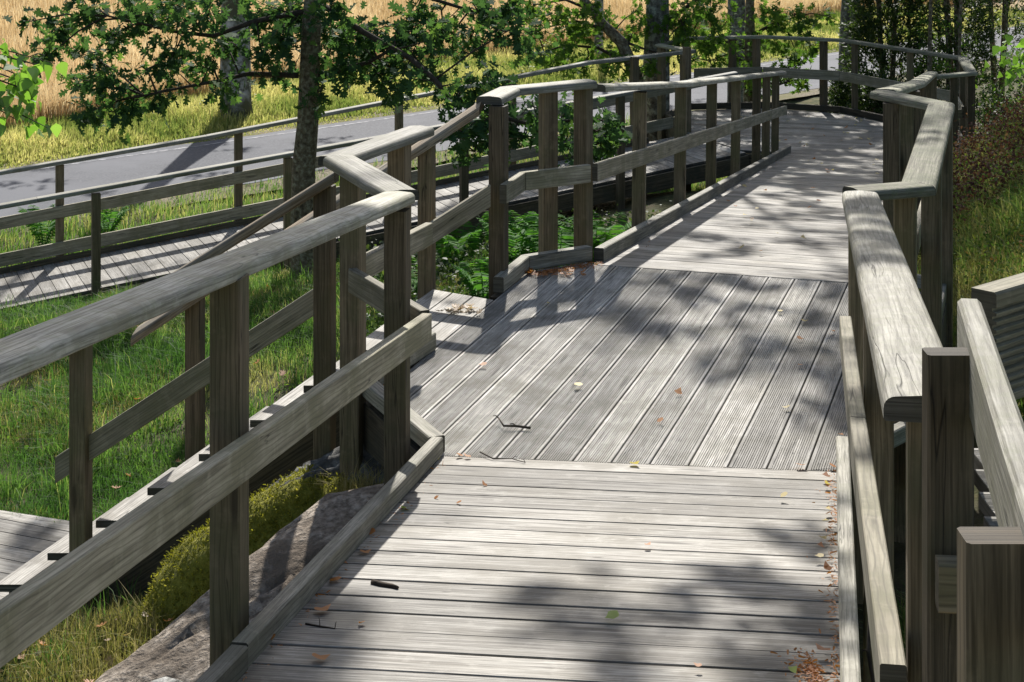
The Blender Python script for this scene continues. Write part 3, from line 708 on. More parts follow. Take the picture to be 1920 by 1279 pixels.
# ------------------------------------------------------------------ trees
def grow_branch(mb, p0, d, L, r0, depth, tips, bend=.35, n=6):
    pts = [p0]; rad = [r0]; d = d.normalized(); steps = max(3, int(L / .25)); p = p0.copy()
    for i in range(steps):
        d = (d + Vector((random.gauss(0, 1), random.gauss(0, 1), random.gauss(0, .7))) * bend * .35 + Vector((0, 0, .02))).normalized()
        p = p + d * (L / steps); pts.append(p.copy()); rad.append(r0 * (1 - .75 * (i + 1) / steps))
        if depth > 0 and i > 0 and random.random() < .75:
            dd = (d + Vector((random.gauss(0, 1), random.gauss(0, 1), random.gauss(0, .6))) * .9).normalized()
            grow_branch(mb, p.copy(), dd, L * random.uniform(.35, .6), rad[-1] * .6, depth - 1, tips, bend, max(4, n - 1))
        elif depth == 0: tips.append(p.copy())
    tube(mb, pts, rad, n, .5)
    tips.append(p.copy())
def tree(name, label, trunk, radii, limbs, blobs, leaf, shape, size, bark, cat='tree', group=None, twigs=True, droop=.25, crown=True, wob=.04):
    t = empty(name, trunk[0], label, cat, group)
    mb = MB(); tube(mb, trunk, radii, 14, .5, wob); mb.build('trunk', bark, t, smooth=True)
    mb = MB(); tips = []
    for pts, r0 in limbs:
        pts = [Vector(p) for p in pts]; n = len(pts); tube(mb, pts, [r0 * (1 - .7 * i / (n - 1)) for i in range(n)], 6, .5)
        for i in range(1, n):
            for _ in range(2 if twigs else 0):
                q_ = pts[i - 1].lerp(pts[i], random.random())
                grow_branch(mb, q_, Vector((random.gauss(0, 1), random.gauss(0, 1), random.gauss(0, .5))), random.uniform(.2, .45), r0 * .25, 1, tips)
    P = []; Z = []
    for c, rr, n_ in blobs:
        c = Vector(c); n_ = int(n_)
        # leaves sit on short twigs that radiate inside the blob
        nt_ = max(3, n_ // 9); hang = None
        if twigs and limbs:
            cand = [Vector(q_) for pts, r0 in limbs for q_ in [Vector(a).lerp(Vector(b_), k_ / 3) for a, b_ in zip(pts[:-1], pts[1:]) for k_ in range(4)]]
            q0 = min(cand, key=lambda q_: (q_ - c).length)
            if (q0 - c).length < 1.5:
                hang = c; m1 = q0.lerp(c, .5) + Vector((random.gauss(0, .04), random.gauss(0, .04), .04)); tube(mb, [q0, m1, c], [.011, .009, .006], 5, .5)
        for _ in range(nt_):
            v = Vector((random.gauss(0, 1), random.gauss(0, 1), random.gauss(0, 1))).normalized() * (random.random() ** .4)
            e = c + Vector((v.x * rr[0], v.y * rr[1], v.z * rr[2])); b = c + (e - c) * .35 + Vector((0, 0, -.1 * rr[2]))
            if hang is not None: b = c
            if hang is not None and random.random() < .6: tube(mb, [b, (b + e) / 2 + Vector((0, 0, .03)), e], [.006, .005, .003], 4, .5)
            for _k in range(9):
                f = random.uniform(.2, 1.05); p = b.lerp(e, f) + Vector((random.gauss(0, 1), random.gauss(0, 1), random.gauss(0, 1))) * size * .45
                P.append(p)
    for p in tips:
        for _k in range(4): P.append(p + Vector((random.gauss(0, 1), random.gauss(0, 1), random.gauss(0, 1))) * size * .6)
    if mb.v: mb.build('branches', M['twig'], t, smooth=True)
    if P and crown:
        P = np.array([tuple(p) for p in P]); leaf_mesh('crown', P, RNG.uniform(.75, 1.2, len(P)) * size, shape, leaf, t, droop=droop)
    return t
def blob(u, v, Y, rp, n, asp=1.0, dep=1.0):
    r_ = rp / FPX * Y; return (at(u, v, Y), (r_, r_ * dep, r_ * asp), n)
def crown_blobs(c, R, n, per, r=(.5, .9), zmin=None):
    res = []
    while len(res) < n:
        v = Vector((random.gauss(0, 1), random.gauss(0, 1), random.gauss(0, 1))).normalized() * (random.random() ** .45)
        p = Vector(c) + Vector((v.x * R[0], v.y * R[1], v.z * R[2])); k = random.uniform(*r)
        if zmin is not None and p.z - k < zmin: continue
        res.append((p, (k, k, k * .6), per))
    return res
OY = 17.0
ob = Vector(at(571, 525, OY)); ob.z = gz(ob.x, ob.y) - .1
oak_trunk = [ob, at(571, 500, OY), at(568, 400, OY), at(570, 320, OY), at(577, 230, OY), at(580, 150, OY), at(583, 60, OY), at(592, -60, OY), at(588, -260, OY), at(600, -520, OY)]
limbs = [([at(560, 142, OY), at(500, 140, OY), at(470, 138, OY + .1), at(410, 152, OY), at(340, 165, OY - .2), at(270, 180, OY - .4)], .032),
         ([at(590, 145, OY), at(640, 132, OY), at(690, 118, OY - .1), at(740, 90, OY - .2)], .04),
         ([at(582, 20, OY), at(480, 40, OY - .1), at(400, 68, OY - .2), at(330, 60, OY - .3), at(265, 45, OY - .4), at(200, 30, OY - .6)], .032),
         ([at(590, 0, OY), at(680, 60, OY - .3), at(770, 110, OY - .6), at(815, 150, OY - .9), at(850, 190, OY - 1.1), at(905, 212, OY - 1.3), at(1000, 235, OY - 1.5), at(1080, 225, OY - 1.6), at(1140, 260, OY - 1.6)], .034),
         ([at(590, -60, OY), at(750, -20, OY), at(880, 20, OY + .3), at(960, 45, OY + .5)], .03)]
bl = []
for u, v, rp, n in [(60, 40, 45, 40), (120, 60, 60, 90), (90, 105, 45, 60), (170, 25, 60, 80), (180, 110, 55, 80), (215, 65, 45, 60), (150, 150, 45, 50), (210, 165, 50, 75), (250, 195, 42, 60), (185, 205, 30, 30), (160, 215, 25, 22),
                    (275, 130, 45, 40), (260, 20, 60, 70), (330, 15, 50, 60), (330, 95, 35, 20), (300, 190, 25, 16), (390, 30, 55, 60), (425, 80, 45, 50), (480, 50, 55, 70), (375, 125, 32, 24), (490, 100, 36, 36), (530, 75, 45, 60),
                    (545, 30, 60, 95), (600, 60, 50, 70), (620, 20, 60, 80), (655, 60, 45, 60), (680, 110, 50, 75), (720, 140, 45, 75), (650, 140, 30, 26), (740, 100, 50, 80), (700, 60, 50, 60), (760, 60, 50, 60), (745, 170, 38, 50),
                    (800, 130, 38, 35), (780, 20, 50, 60), (830, 50, 50, 65), (880, 75, 45, 60), (900, 25, 50, 60), (950, 60, 45, 60), (960, 20, 50, 60), (990, 95, 30, 20), (845, 105, 35, 25),
                    (860, 180, 28, 26), (900, 230, 40, 50), (870, 250, 32, 34), (890, 285, 32, 34), (950, 215, 34, 40), (960, 250, 28, 22), (1000, 200, 34, 36), (1010, 250, 34, 34), (1070, 215, 32, 34), (1060, 265, 32, 34),
                    (1120, 225, 32, 36), (1125, 270, 34, 38), (1115, 300, 20, 14), (1150, 250, 24, 18), (925, 270, 20, 12)]:
    Yb = OY + random.uniform(-.6, .6) if v < 175 or u < 700 else OY - 1.4 + random.uniform(-.3, .3)
    bl.append(blob(u, v, Yb, rp, n * (1.05 if Yb > 16 else .6), .8))
bl += crown_blobs((-2.0, 17.3, 3.6), (3.2, 2.8, 1.9), 30, 40, (.35, .55), zmin=1.4)
tree('oak_tree', 'young oak with a dark slim trunk between the stairs and the lower ramp', oak_trunk, [.17, .14, .118, .112, .106, .10, .092, .08, .065, .04], limbs, bl, M['oak_leaf'], OAK, .128, M['bark'])

def far_trunk(u, v_base, Y, wpx, lean=0, top=6.0, zb=None):
    b = at(u, v_base, Y); b.z = gz(b.x, b.y) - .1; r_ = wpx / FPX * Y / 2; P = [b]; R = [r_ * 1.35]
    n = 8
    for i in range(1, n):
        f = i / (n - 1); z = b.z + (top - b.z) * f * f if False else b.z + (top - b.z) * f
        P.append(Vector((b.x + lean * (z - b.z) + random.uniform(-.03, .03), b.y + random.uniform(-.03, .03), z))); R.append(max(.025, r_ * (1.05 - 1.0 * f ** .8)) if i > 1 else r_ * 1.08)
    P.insert(1, b.lerp(P[1], .25)); R.insert(1, r_ * 1.12)
    return P, R
# birch on the far verge
P, R = far_trunk(443, 245, 33.5, 52, top=11)
tree('birch_tree', 'thick birch with white and mossy bark on the verge beyond the road', P, R, [], crown_blobs((-5.2, 33.5, 9), (3.0, 3, 3.0), 10, 60, (.6, 1.0)) + [(Vector((*road_xy(sx, qx), -2.6)) + sd * (9 / sd.y), (.5, .6, .35), 60) for sx, qx in [(random.uniform(-7, 12), random.uniform(-.3, 3.9)) for _ in range(34)]], M['light_leaf'], BIRCH, .10, M['birch_bark'], twigs=False, group=None)  # clusters sunward of the road are added out of view to dapple it
P, R = far_trunk(1122, 130, 43, 15, top=9)
tree('birch_tree', 'slim pale birch far off on the field edge, left of the dark lichened trunk', P, R, [], crown_blobs((2.1, 43, 8), (2, 2, 3), 12, 50, (.5, .8)), M['light_leaf'], BIRCH, .12, M['birch_bark'], twigs=False)
# big lichened trunk behind the lower ramp, with a small oak leaning left of it
P, R = far_trunk(1228, 235, 25.6, 46, lean=.02, top=12)
L3 = [([at(1225, 60, 25.6), at(1280, 20, 25.4), at(1330, -20, 25.2)], .05)]
tree('tall_tree', 'thick dark trunk mottled with lichen behind the outer railing of the lower ramp', P, R, L3,
     [blob(1280, 45, 25.0, 50, 120), blob(1330, 25, 24.8, 50, 110), (at(1350, 70, 24.8), (.3, .3, .25), 50), blob(1265, 90, 25.0, 30, 40)] + crown_blobs((3.0, 24.0, 9.4), (2.6, 3.0, 4.0), 34, 54, (.45, .8), zmin=2.5),
     M['light_leaf'], OAK, .13, M['lichen_bark'])
TY = 25.2
lb = at(1200, 190, TY); lb.z = gz(lb.x, lb.y)
limbs = [([at(1182, 120, TY), at(1120, 90, TY), at(1060, 85, TY - .2), at(1000, 105, TY - .3)], .03), ([at(1150, 60, TY), at(1080, 40, TY), at(1010, 55, TY)], .03), ([at(1160, 75, TY), at(1215, 95, TY), at(1260, 105, TY)], .025),
         ([at(1110, 20, TY), at(1060, 0, TY), at(1000, 10, TY)], .03)]
bl = [blob(u, v, TY + random.uniform(-.7, .5), rp, n, .75) for u, v, rp, n in [(1000, 15, 45, 80), (1050, 30, 45, 80), (1010, 60, 38, 60), (1080, 65, 40, 60), (1100, 20, 40, 60), (1140, 35, 36, 50), (1060, 95, 32, 45), (1110, 110, 32, 45), (1015, 105, 22, 22),
      (1150, 100, 30, 40), (1180, 60, 30, 40), (1195, 20, 34, 40), (1140, 135, 22, 25), (1220, 120, 24, 22), (1090, 130, 20, 16)]]
tree('small_oak', 'small crooked oak leaning left in front of the thick lichened trunk', [lb, at(1192, 140, TY), at(1165, 80, TY), at(1130, 45, TY), at(1095, 0, TY), at(1040, -60, TY)], [.12, .10, .085, .07, .055, .03], limbs, bl, M['light_leaf'], OAK, .125, M['bark'])
# trunks behind the turning platform
P, R = far_trunk(1409, 190, 28.0, 24, top=7)
limbs = [([at(1405, 70, 28), at(1450, 45, 28), at(1500, 30, 27.8)], .035), ([at(1410, 95, 28), at(1350, 75, 28), at(1300, 60, 27.8)], .03), ([at(1412, 130, 28), at(1370, 100, 27.8), at(1330, 115, 27.6)], .025), ([at(1412, 150, 28), at(1460, 160, 27.6), at(1490, 150, 27.4)], .02)]
bl = [blob(u, v, 27.8 + random.uniform(-.5, .3), rp, n, .8) for u, v, rp, n in [(1310, 20, 45, 70), (1290, 60, 34, 46), (1330, 85, 36, 50), (1300, 115, 30, 36), (1350, 115, 30, 34), (1440, 20, 45, 70), (1490, 30, 45, 70), (1460, 50, 36, 46), (1520, 40, 36, 50), (1545, 30, 30, 36), (1500, 65, 30, 36), (1370, 30, 34, 30),
      (1495, 105, 34, 60), (1520, 95, 28, 36), (1480, 120, 26, 30), (1462, 92, 18, 12), (1500, 140, 24, 26), (1475, 148, 20, 20), (1500, 158, 12, 8), (1330, 140, 18, 12)]]
tree('small_oak', 'slender dark oak growing right behind the railing of the turning platform', P, R, limbs, bl + crown_blobs((4.3, 27.5, 4.6), (2.8, 2.4, 3.2), 30, 54, (.4, .7), zmin=1.2), M['light_leaf'], OAK, .13, M['bark'])
P, R = far_trunk(1380, 150, 34, 32, top=12)
tree('tall_tree', 'pale grey trunk beyond the road, left of the slender oak', P, R, [], crown_blobs((4.3, 34, 9), (3, 3, 3), 20, 50, (.5, .9)), M['light_leaf'], BIRCH, .12, M['lichen_bark'], twigs=False)
P, R = far_trunk(1586, 175, 29.5, 36, lean=.03, top=12)
tree('tall_tree', 'straight grey lichened trunk between the slender oak and the dark juniper', P, R, [], crown_blobs((5.0, 27.5, 9.5), (3.0, 3.4, 4.5), 50, 54, (.5, .9), zmin=2.2), M['light_leaf'], BIRCH, .14, M['lichen_bark'], twigs=False)

def juniper(label, base, h, rad, n, mat, size=.05, thin=False, group=None, dens=1.0, bot=0.0):
    t = empty('juniper', base, label, 'juniper', group)
    mb = MB(); stems = 4 if not thin else 1
    for k in range(stems):
        a = random.uniform(0, 6.28); tube(mb, [base, base + Vector((math.cos(a) * .12, math.sin(a) * .12, h * .4)), base + Vector((math.cos(a) * .25, math.sin(a) * .25, h))], [.05, .04, .012], 6, .5)
    mb.build('trunk', M['bark'], t, smooth=True)
    P = []; D = []
    for _ in range(int(n / 16)):
        f = random.random() ** .8; z = h * (bot + (1 - bot) * f); rr = rad * (1 - f * .55) * (.75 + .5 * random.random()) * random.random() ** .35; a = random.uniform(0, 6.28)
        c = base + Vector((math.cos(a) * rr, math.sin(a) * rr, z)); dv = Vector((math.cos(a), math.sin(a), random.uniform(.1, 1.1))).normalized()
        for k in range(16):
            P.append(c + dv * (k * .018) + Vector((random.gauss(0, .025), random.gauss(0, .025), random.gauss(0, .025)))); D.append(dv + Vector((random.gauss(0, .6), random.gauss(0, .6), random.gauss(0, .6))))
    P = np.array([tuple(p) for p in P]); D = np.array([tuple(p) for p in D])
    leaf_mesh('crown', P, RNG.uniform(.7, 1.3, len(P)) * size, NEEDLE * np.array([2.2, 1]), mat, t, dirs=D)
    return t
def gp(x, y, dz=-.05): return Vector((x, y, gz(x, y) + dz))
juniper('dark dense juniper right of the grey lichened trunk, behind the turning platform', gp(6.05, 28.3), 4.6, .66, 24000, M['juniper'], .085)
juniper('low dark juniper just behind the kerb of the turning platform', gp(5.35, 26.9), 1.5, .62, 11000, M['juniper'], .07)
juniper('dark juniper behind the right end of the turning platform', gp(7.0, 27.6), 4.2, .5, 11000, M['juniper'], .08, bot=.05)
juniper('tall thin juniper with bare lower stems right of the turning platform', gp(7.9, 28.6), 5.0, .55, 8000, M['juniper'], .08, bot=.2)
for u, Yt, wp in ((1742, 26.8, 11), (1778, 27.5, 9), (1765, 29, 7), (1712, 28.5, 8), (1795, 26.5, 6)):
    P, R = far_trunk(u, 200, Yt, wp, lean=random.uniform(-.02, .02), top=4.5)
    tree('sapling', {1742: 'grey thin sapling stem, thickest of those behind the right end of the turning platform', 1778: 'thin dark sapling stem above the outer corner of the platform railing',
                     1765: 'thin sapling stem between the two thicker ones near the platform corner', 1712: 'thin sapling stem rising out of the dark juniper', 1795: 'thinnest sapling stem, right of the platform corner'}[u],
         P, R, [], [(at(u + random.uniform(-25, 25), random.uniform(20, 140), Yt), (.3, .3, .25), 20) for _ in range(6)], M['light_leaf'], OVAL, .05, M['bark'], group='thin saplings behind the turning platform')
# bushes on the right bank
def bush(label, base, R3, n, mat, shape, size, group=None, name='bush', cat='bush', droop=.1, tw=True):
    t = empty(name, base, label, cat, group); mb = MB(); P = []
    for _ in range(max(5, n // 45)):
        v = Vector((random.gauss(0, 1), random.gauss(0, 1), abs(random.gauss(0, 1)) + .15)).normalized() * (random.random() ** .35)
        e = base + Vector((v.x * R3[0], v.y * R3[1], v.z * R3[2])); m_ = base.lerp(e, .5) + Vector((0, 0, R3[2] * .1))
        if tw: tube(mb, [base, m_, e], [.010, .006, .003], 4, .5)
        for _k in range(45):
            f = random.uniform(.45, 1.08); b_ = m_.lerp(e, (f - .4) / .6) if f > .4 else base.lerp(m_, f / .4)
            P.append(tuple(b_ + Vector((random.gauss(0, 1), random.gauss(0, 1), random.gauss(0, 1))) * .11 * max(R3)))
    if mb.v: mb.build('stems', M['twig'], t)
    leaf_mesh('foliage', np.array(P), RNG.uniform(.7, 1.25, len(P)) * size, shape, mat, t, droop=droop)
    return t
bush('pale green leafy bush on the right bank beyond the platform corner', gp(7.1, 24.5), (.9, .8, 1.5), 2600, M['light_leaf'], OVAL, .055)
bush('pale green leafy bush at the right edge of the photo, below the road', gp(6.9, 21.8), (.8, .7, 1.3), 2200, M['light_leaf'], OVAL, .05)
bush('olive green bush on the bank above the heather', gp(5.9, 19.6), (.7, .6, .9), 2600, M['juniper'], OVAL, .035)
bush('yellow green bush at the right edge above the heather', gp(6.0, 18.4), (.6, .5, .8), 2000, M['light_leaf'], OVAL, .035)
bush('dark bush directly behind the outer corner of the platform railing', gp(6.6, 23.3), (.6, .5, 1.2), 2000, M['juniper'], OVAL, .05)
bush('leafy shrub growing against the kerb left of the dark juniper', gp(4.75, 26.7), (.45, .4, 1.0), 1300, M['light_leaf'], OVAL, .05)
mp = empty('maple_branch', at(1920, 100, 12), 'bright green leafy twigs hanging in at the right edge', 'branch')
mb = MB(); tube(mb, [at(1990, 60, 12), at(1940, 90, 12), at(1900, 120, 12)], [.012, .008, .003], 5, .5); mb.build('twig', M['twig'], mp)
leaf_mesh('leaves', np.array([tuple(at(1905 + random.gauss(0, 18), 110 + random.gauss(0, 22), 12 + random.gauss(0, .15))) for _ in range(70)]), RNG.uniform(.05, .08, 70), BIRCH, M['birch_leaf'], mp)
mp = empty('birch_branch', at(20, 150, 5.2), 'bright birch twigs hanging in close to the camera at the left edge', 'branch')
mb = MB(); P = []
for k in range(9):
    a = at(-60, 60 + k * 14, 5.2 + random.uniform(-.2, .2)); b = at(20 + random.uniform(-30, 60), 90 + k * 16, 5.2); c = at(60 + random.uniform(-40, 50), 120 + k * 15, 5.15)
    tube(mb, [a, b, c], [.003, .002, .001], 4, .5)
    for _ in range(14):
        p = a.lerp(b, random.random()) if random.random() < .4 else b.lerp(c, random.random()); P.append(tuple(p + Vector((random.gauss(0, .022), random.gauss(0, .05), random.gauss(0, .022)))))
mb.build('twig', M['twig'], mp)
leaf_mesh('leaves', np.array(P), RNG.uniform(.034, .052, len(P)), BIRCH, M['birch_leaf'], mp, droop=.5, curl=.35)

# unseen leaf clusters, placed towards the sun to shade decks, railings and bank
def shade_at(x, y, z, s): return Vector((x, y, z)) + sd * (s / sd.y)
P, R = far_trunk(-260, 300, 23.5, 46, top=16)
hb = []
def shade(x, y, z, r_, n, s=9.0): hb.append((shade_at(x, y, z, s + random.uniform(-1, 1)), (r_, r_ * 1.2, r_ * .5), n))
for x, y, r_, n in [(.72, 4.95, .20, 26), (.45, 5.12, .15, 17), (.9, 5.2, .13, 12), (.12, 5.2, .10, 8), (.62, 4.60, .20, 28), (.85, 4.7, .15, 22), (.3, 4.5, .10, 12), (.25, 4.95, .09, 10), (1.0, 5.9, .07, 7), (.75, 5.4, .08, 8)]: shade(x, y, ramp_z(y), r_, n)
for x, y, r_, n in [(1.3, 9.9, .26, 34), (.75, 10.05, .22, 26), (1.75, 9.8, .24, 28), (.35, 9.6, .16, 17), (1.5, 8.2, .20, 23), (1.2, 9.2, .26, 28), (1.65, 9.15, .26, 28), (.9, 9.6, .26, 27), (1.38, 7.5, .15, 13), (.75, 8.9, .15, 11), (1.65, 8.6, .22, 23), (.2, 9.9, .2, 16),
  (1.2, 8.6, .14, 11), (1.0, 8.2, .10, 6), (1.45, 7.9, .12, 10), (.55, 9.2, .14, 9)]: shade(x, y, 0, r_, n)
for k in range(16): y = random.uniform(10.6, 17); shade(random.uniform(FL(y), FR(y)), y, f_z(y), random.uniform(.22, .4), 30)
for k in range(44): y = random.uniform(16.5, 22); shade(random.uniform(FL(y, -.2), FR(y) + .5), y, f_z(y), random.uniform(.4, .6), 120, 12)
for k in range(20): y = random.uniform(20.5, 24); shade(random.uniform(-1.2, 3.2), y, -1.6, random.uniform(.35, .6), 90, 11)
for k in range(50): shade(random.uniform(2.3, 6.0), random.uniform(21.3, 26), TZ, .6, 150, 9)
for x, y in ((1.05, 5.0), (1.17, 5.6), (1.22, 6.1), (1.31, 6.5), (1.38, 6.9), (1.33, 6.75), (1.1, 5.35)): shade(x, y, 1.2, .07, 14)
for k in range(22): y = random.uniform(7.5, 16); shade(random.uniform(.21, .31) * y, y, 0.1, .35, 50)
for k in range(34): y = 2.6 + k * .115; shade(L_edge(y) - .15 + random.uniform(-.05, .05), y, 1.2, .15, 27)
tree('unseen_shade_tree', 'unseen leafy boughs placed high over the boardwalk to cast dappled shade', P, R, [([P[6], P[6] + Vector((3, -1, 1.2)), P[6] + Vector((6, -2, 1.4)), P[6] + Vector((9, -2, 1.0))], .09)], hb, M['light_leaf'], OVAL, .135, M['lichen_bark'], twigs=False)

# ------------------------------------------------------------------ grass, weeds, wheat
def blades(name, x, y, z, h, wd, mat, tint, lean=.35, kind='stuff', head=False):
    n = len(x); a = RNG.uniform(0, 6.283, n); b = RNG.uniform(0, 6.283, n); ln = np.abs(RNG.normal(0, lean, n)) * h
    cx, sx = np.cos(a) * wd / 2, np.sin(a) * wd / 2; lx, ly = np.cos(b) * ln, np.sin(b) * ln
    V = np.empty((n, 5, 3))
    V[:, 0] = np.c_[x - cx, y - sx, z - .02]; V[:, 1] = np.c_[x + cx, y + sx, z - .02]
    k = 1.0 if not head else 1.6
    V[:, 2] = np.c_[x + cx * .8 * k + lx * .35, y + sx * .8 * k + ly * .35, z + h * .6]; V[:, 4] = np.c_[x - cx * .8 * k + lx * .35, y - sx * .8 * k + ly * .35, z + h * .6]
    V[:, 3] = np.c_[x + lx, y + ly, z + h * (1 - .25 * np.minimum(1, ln / np.maximum(h, 1e-3)))]
    b5 = np.arange(n)[:, None] * 5
    fl = np.concatenate((b5 + np.array([[0, 1, 2, 4]]), b5 + np.array([[4, 2, 3]])), 1).ravel()
    return tag(mesh_np(name, V.reshape(-1, 3), fl, np.tile([4, 3], n), np.repeat(tint, 2), mat), kind=kind)
def nz2(x, y, s, o=0.0): return np.array([mnoise.noise(Vector((a * s, b * s, o))) for a, b in zip(x, y)])
def on_boardwalk(x, y):
    m = np.zeros(len(x), bool)
    m |= (y < 7.0) & (x > -.28 + .176 * (y - 7.01) - .05) & (x < R_edge(y, .08))
    m |= (y >= 6.9) & (y < 10.4) & (x > -.35) & (x < 2.3)
    m |= (y >= 10.3) & (y < 21.9) & (x > FL(y, -.02)) & (x < FR(y, .03))
    d = (x - LI.x) * LN.x + (y - LI.y) * LN.y; s_ = (x - LI.x) * LU.x + (y - LI.y) * LU.y
    m |= (d > -.05) & (d < LW + .1) & (s_ > -1)
    m |= (x > -5.0) & (x < -2.05) & (y > 8.5 - (x + 2.36) * .42) & (y < 9.55 - (x + 1.95) * .415)
    m |= (x > -2.7) & (x < -.7) & (y > 8.45) & (y < 9.25)
    return m
def qroad(x, y): return (x + 3.5) * RN[0] + (y - 27.7) * RN[1]
# lawn
n = 330000; d_ = RNG.random(n) ** .75; y = 7.0 + d_ * 13.5; x = RNG.uniform(-.31, .03, n) * y - .3
ok = ~on_boardwalk(x, y) & ~((x > -1.75) & (y < 8.3)) ; x, y = x[ok], y[ok]
dens = nz2(x, y, .9) + .5 * nz2(x, y, 3.1, 4); keep = RNG.random(len(x)) < np.clip(.66 + dens * 1.7, .10, 1); x, y, dens = x[keep], y[keep], dens[keep]
dry = nz2(x, y, .55, 9) + .5 * nz2(x, y, 2.2, 2)
under = np.exp(-((x - ob.x) ** 2 + (y - ob.y) ** 2) / 1.1); keep = RNG.random(len(x)) > under * .85; x, y, dens, dry = x[keep], y[keep], dens[keep], dry[keep]
blades('grass', x, y, ground_z(x, y), np.clip(.070 + .07 * dens + RNG.normal(0, .035, len(x)), .02, .30) * np.where(y > 14, .8, 1), np.where(y > 13, .007, .0045), M['grass'], np.clip(.30 + dry * 1.3 + RNG.normal(0, .2, len(x)), 0, 1), .9)
n = 60000; y = 7.0 + RNG.random(n) ** .75 * 11.5; x = RNG.uniform(-.31, .0, n) * y - .2; k_ = nz2(x, y, .8, 21) + .4 * nz2(x, y, 3, 22)
ok = (~on_boardwalk(x, y)) & (k_ > .02) & ~((x > -1.75) & (y < 8.3)); x, y = x[ok], y[ok]
blades('dry_grass', x, y, ground_z(x, y), RNG.uniform(.03, .13, len(x)), np.full(len(x), .0045), M['dry_grass'], np.clip(RNG.normal(.45, .3, len(x)), 0, 1), .9)
n = 16000; y = 7.0 + RNG.random(n) * 10; x = RNG.uniform(-.31, .0, n) * y - .2; k_ = nz2(x, y, 1.4, 31)
ok = (~on_boardwalk(x, y)) & (k_ > .08) & ~((x > -1.75) & (y < 8.3)); x, y = x[ok], y[ok]
tag(leaf_mesh('clover', np.c_[x, y, ground_z(x, y) + RNG.uniform(.02, .08, len(x))], RNG.uniform(.015, .035, len(x)), OVAL, M['light_leaf'], droop=-.1), kind='stuff')
# tufts of longer grass
x0 = []; y0 = []; 
for _ in range(260):
    yy = random.uniform(7.2, 18.5); xx = random.uniform(-.30, .0) * yy; m_ = 45; x0 += list(np.random.normal(xx, .06, m_)); y0 += list(np.random.normal(yy, .06, m_))
x, y = np.array(x0), np.array(y0); ok = ~on_boardwalk(x, y) & ~((x > -1.7) & (y < 8.35)); x, y = x[ok], y[ok]
blades('long_grass', x, y, ground_z(x, y), RNG.uniform(.10, .28, len(x)), np.full(len(x), .0055), M['grass'], np.clip(RNG.normal(.3, .25, len(x)), 0, 1), .8)
# bare earth strip below the near ramp
n = 26000; x = RNG.uniform(-3.2, -1.2, n); y = RNG.uniform(5.6, 8.2, n); ok = (x < -1.45 - (y - 7.4) * .2) | (y < 6.3); x, y = x[ok], y[ok]
blades('dry_grass', x, y, ground_z(x, y), RNG.uniform(.04, .20, len(x)), np.full(len(x), .005), M['dry_grass'], np.clip(RNG.normal(.45, .3, len(x)), 0, 1), .7)
n = 900; x = np.r_[RNG.normal(-.62, .05, n // 2), RNG.normal(-.95, .12, n // 2)]; y = np.r_[RNG.normal(7.42, .05, n // 2), RNG.normal(7.45, .1, n // 2)]
x, y = x[:n // 2], y[:n // 2]
blades('dry_grass', x, y, np.full(len(x), -.36), RNG.uniform(.08, .2, len(x)), np.full(len(x), .0035), M['dry_grass'], np.clip(RNG.normal(.7, .2, len(x)), 0, 1), .8)
# between lower ramp and road
n = 60000; s_ = RNG.uniform(-12, 9, n); q = RNG.uniform(-7.0, .1, n); x = -3.5 + RD[0] * s_ + RN[0] * q; y = 27.7 + RD[1] * s_ + RN[1] * q
ok = ~on_boardwalk(x, y) & ((x - LI.x) * LN.x + (y - LI.y) * LN.y > LW) & (RNG.random(n) < np.clip((.1 - q) * 1.2, 0, 1)); x, y = x[ok], y[ok]
dn = nz2(x, y, .8, 3); blades('grass', x, y, ground_z(x, y), np.clip(.14 + .10 * dn + RNG.normal(0, .04, len(x)), .03, .4), np.full(len(x), .012), M['grass'], np.clip(.5 + dn * .6 + RNG.normal(0, .25, len(x)), 0, 1), .45)
# far verge
n = 130000; s_ = RNG.uniform(-16, 34, n); edge = 4.9 + np.clip(s_ + 6, 0, 14) * .26; q = 3.75 + RNG.random(n) * (edge - 3.75 + .5); x = -3.5 + RD[0] * s_ + RN[0] * q; y = 27.7 + RD[1] * s_ + RN[1] * q
hh = np.clip((q - 3.8) * .22, .03, .30) * (1 + .5 * nz2(x, y, .6, 8)); dn = nz2(x, y, .45, 5) + .5 * nz2(x, y, 1.7, 1)
blades('verge_weeds', x, y, np.full(len(x), -2.6), hh * RNG.uniform(.6, 1.3, len(x)), np.full(len(x), .022), M['verge'], np.clip(.5 - dn * .8 + RNG.normal(0, .2, len(x)), 0, 1), .4)
for i in range(26):
    s_ = random.uniform(-8, 24); q = random.uniform(4.6, 5.8 + max(0, min(14, s_ + 6)) * .2); bx, by = road_xy(s_, q)
    bush('clump of pale green weeds on the verge beyond the road', Vector((bx, by, -2.62)), (random.uniform(.3, .6), .4, random.uniform(.35, .6)), random.randint(250, 480), M['verge'] if i % 3 else M['light_leaf'], OVAL, .06, group='weed clumps on the far verge', name='weed_clump', cat='weeds', tw=False)
# wheat
n = 300000; s_ = RNG.uniform(-24, 60, n); f = RNG.random(n) ** 1.7; q = 5.2 + np.clip(s_ + 6, 0, 14) * .26 + f * 48; x = -3.5 + RD[0] * s_ + RN[0] * q; y = 27.7 + RD[1] * s_ + RN[1] * q
ok = (np.abs(x) < y * .33 + 2) & (y < 85) & (y > 20); x, y, f = x[ok], y[ok], f[ok]
dn = nz2(x, y, .5, 5) + .6 * nz2(x * .4, y * 1.6, .8, 2)
blades('wheat', x, y, np.full(len(x), -2.6), .72 + .12 * dn + RNG.normal(0, .07, len(x)), .014 + f * .022, M['wheat'], np.clip(.5 + dn * .55 + RNG.normal(0, .25, len(x)), 0, 1), .22, head=True)
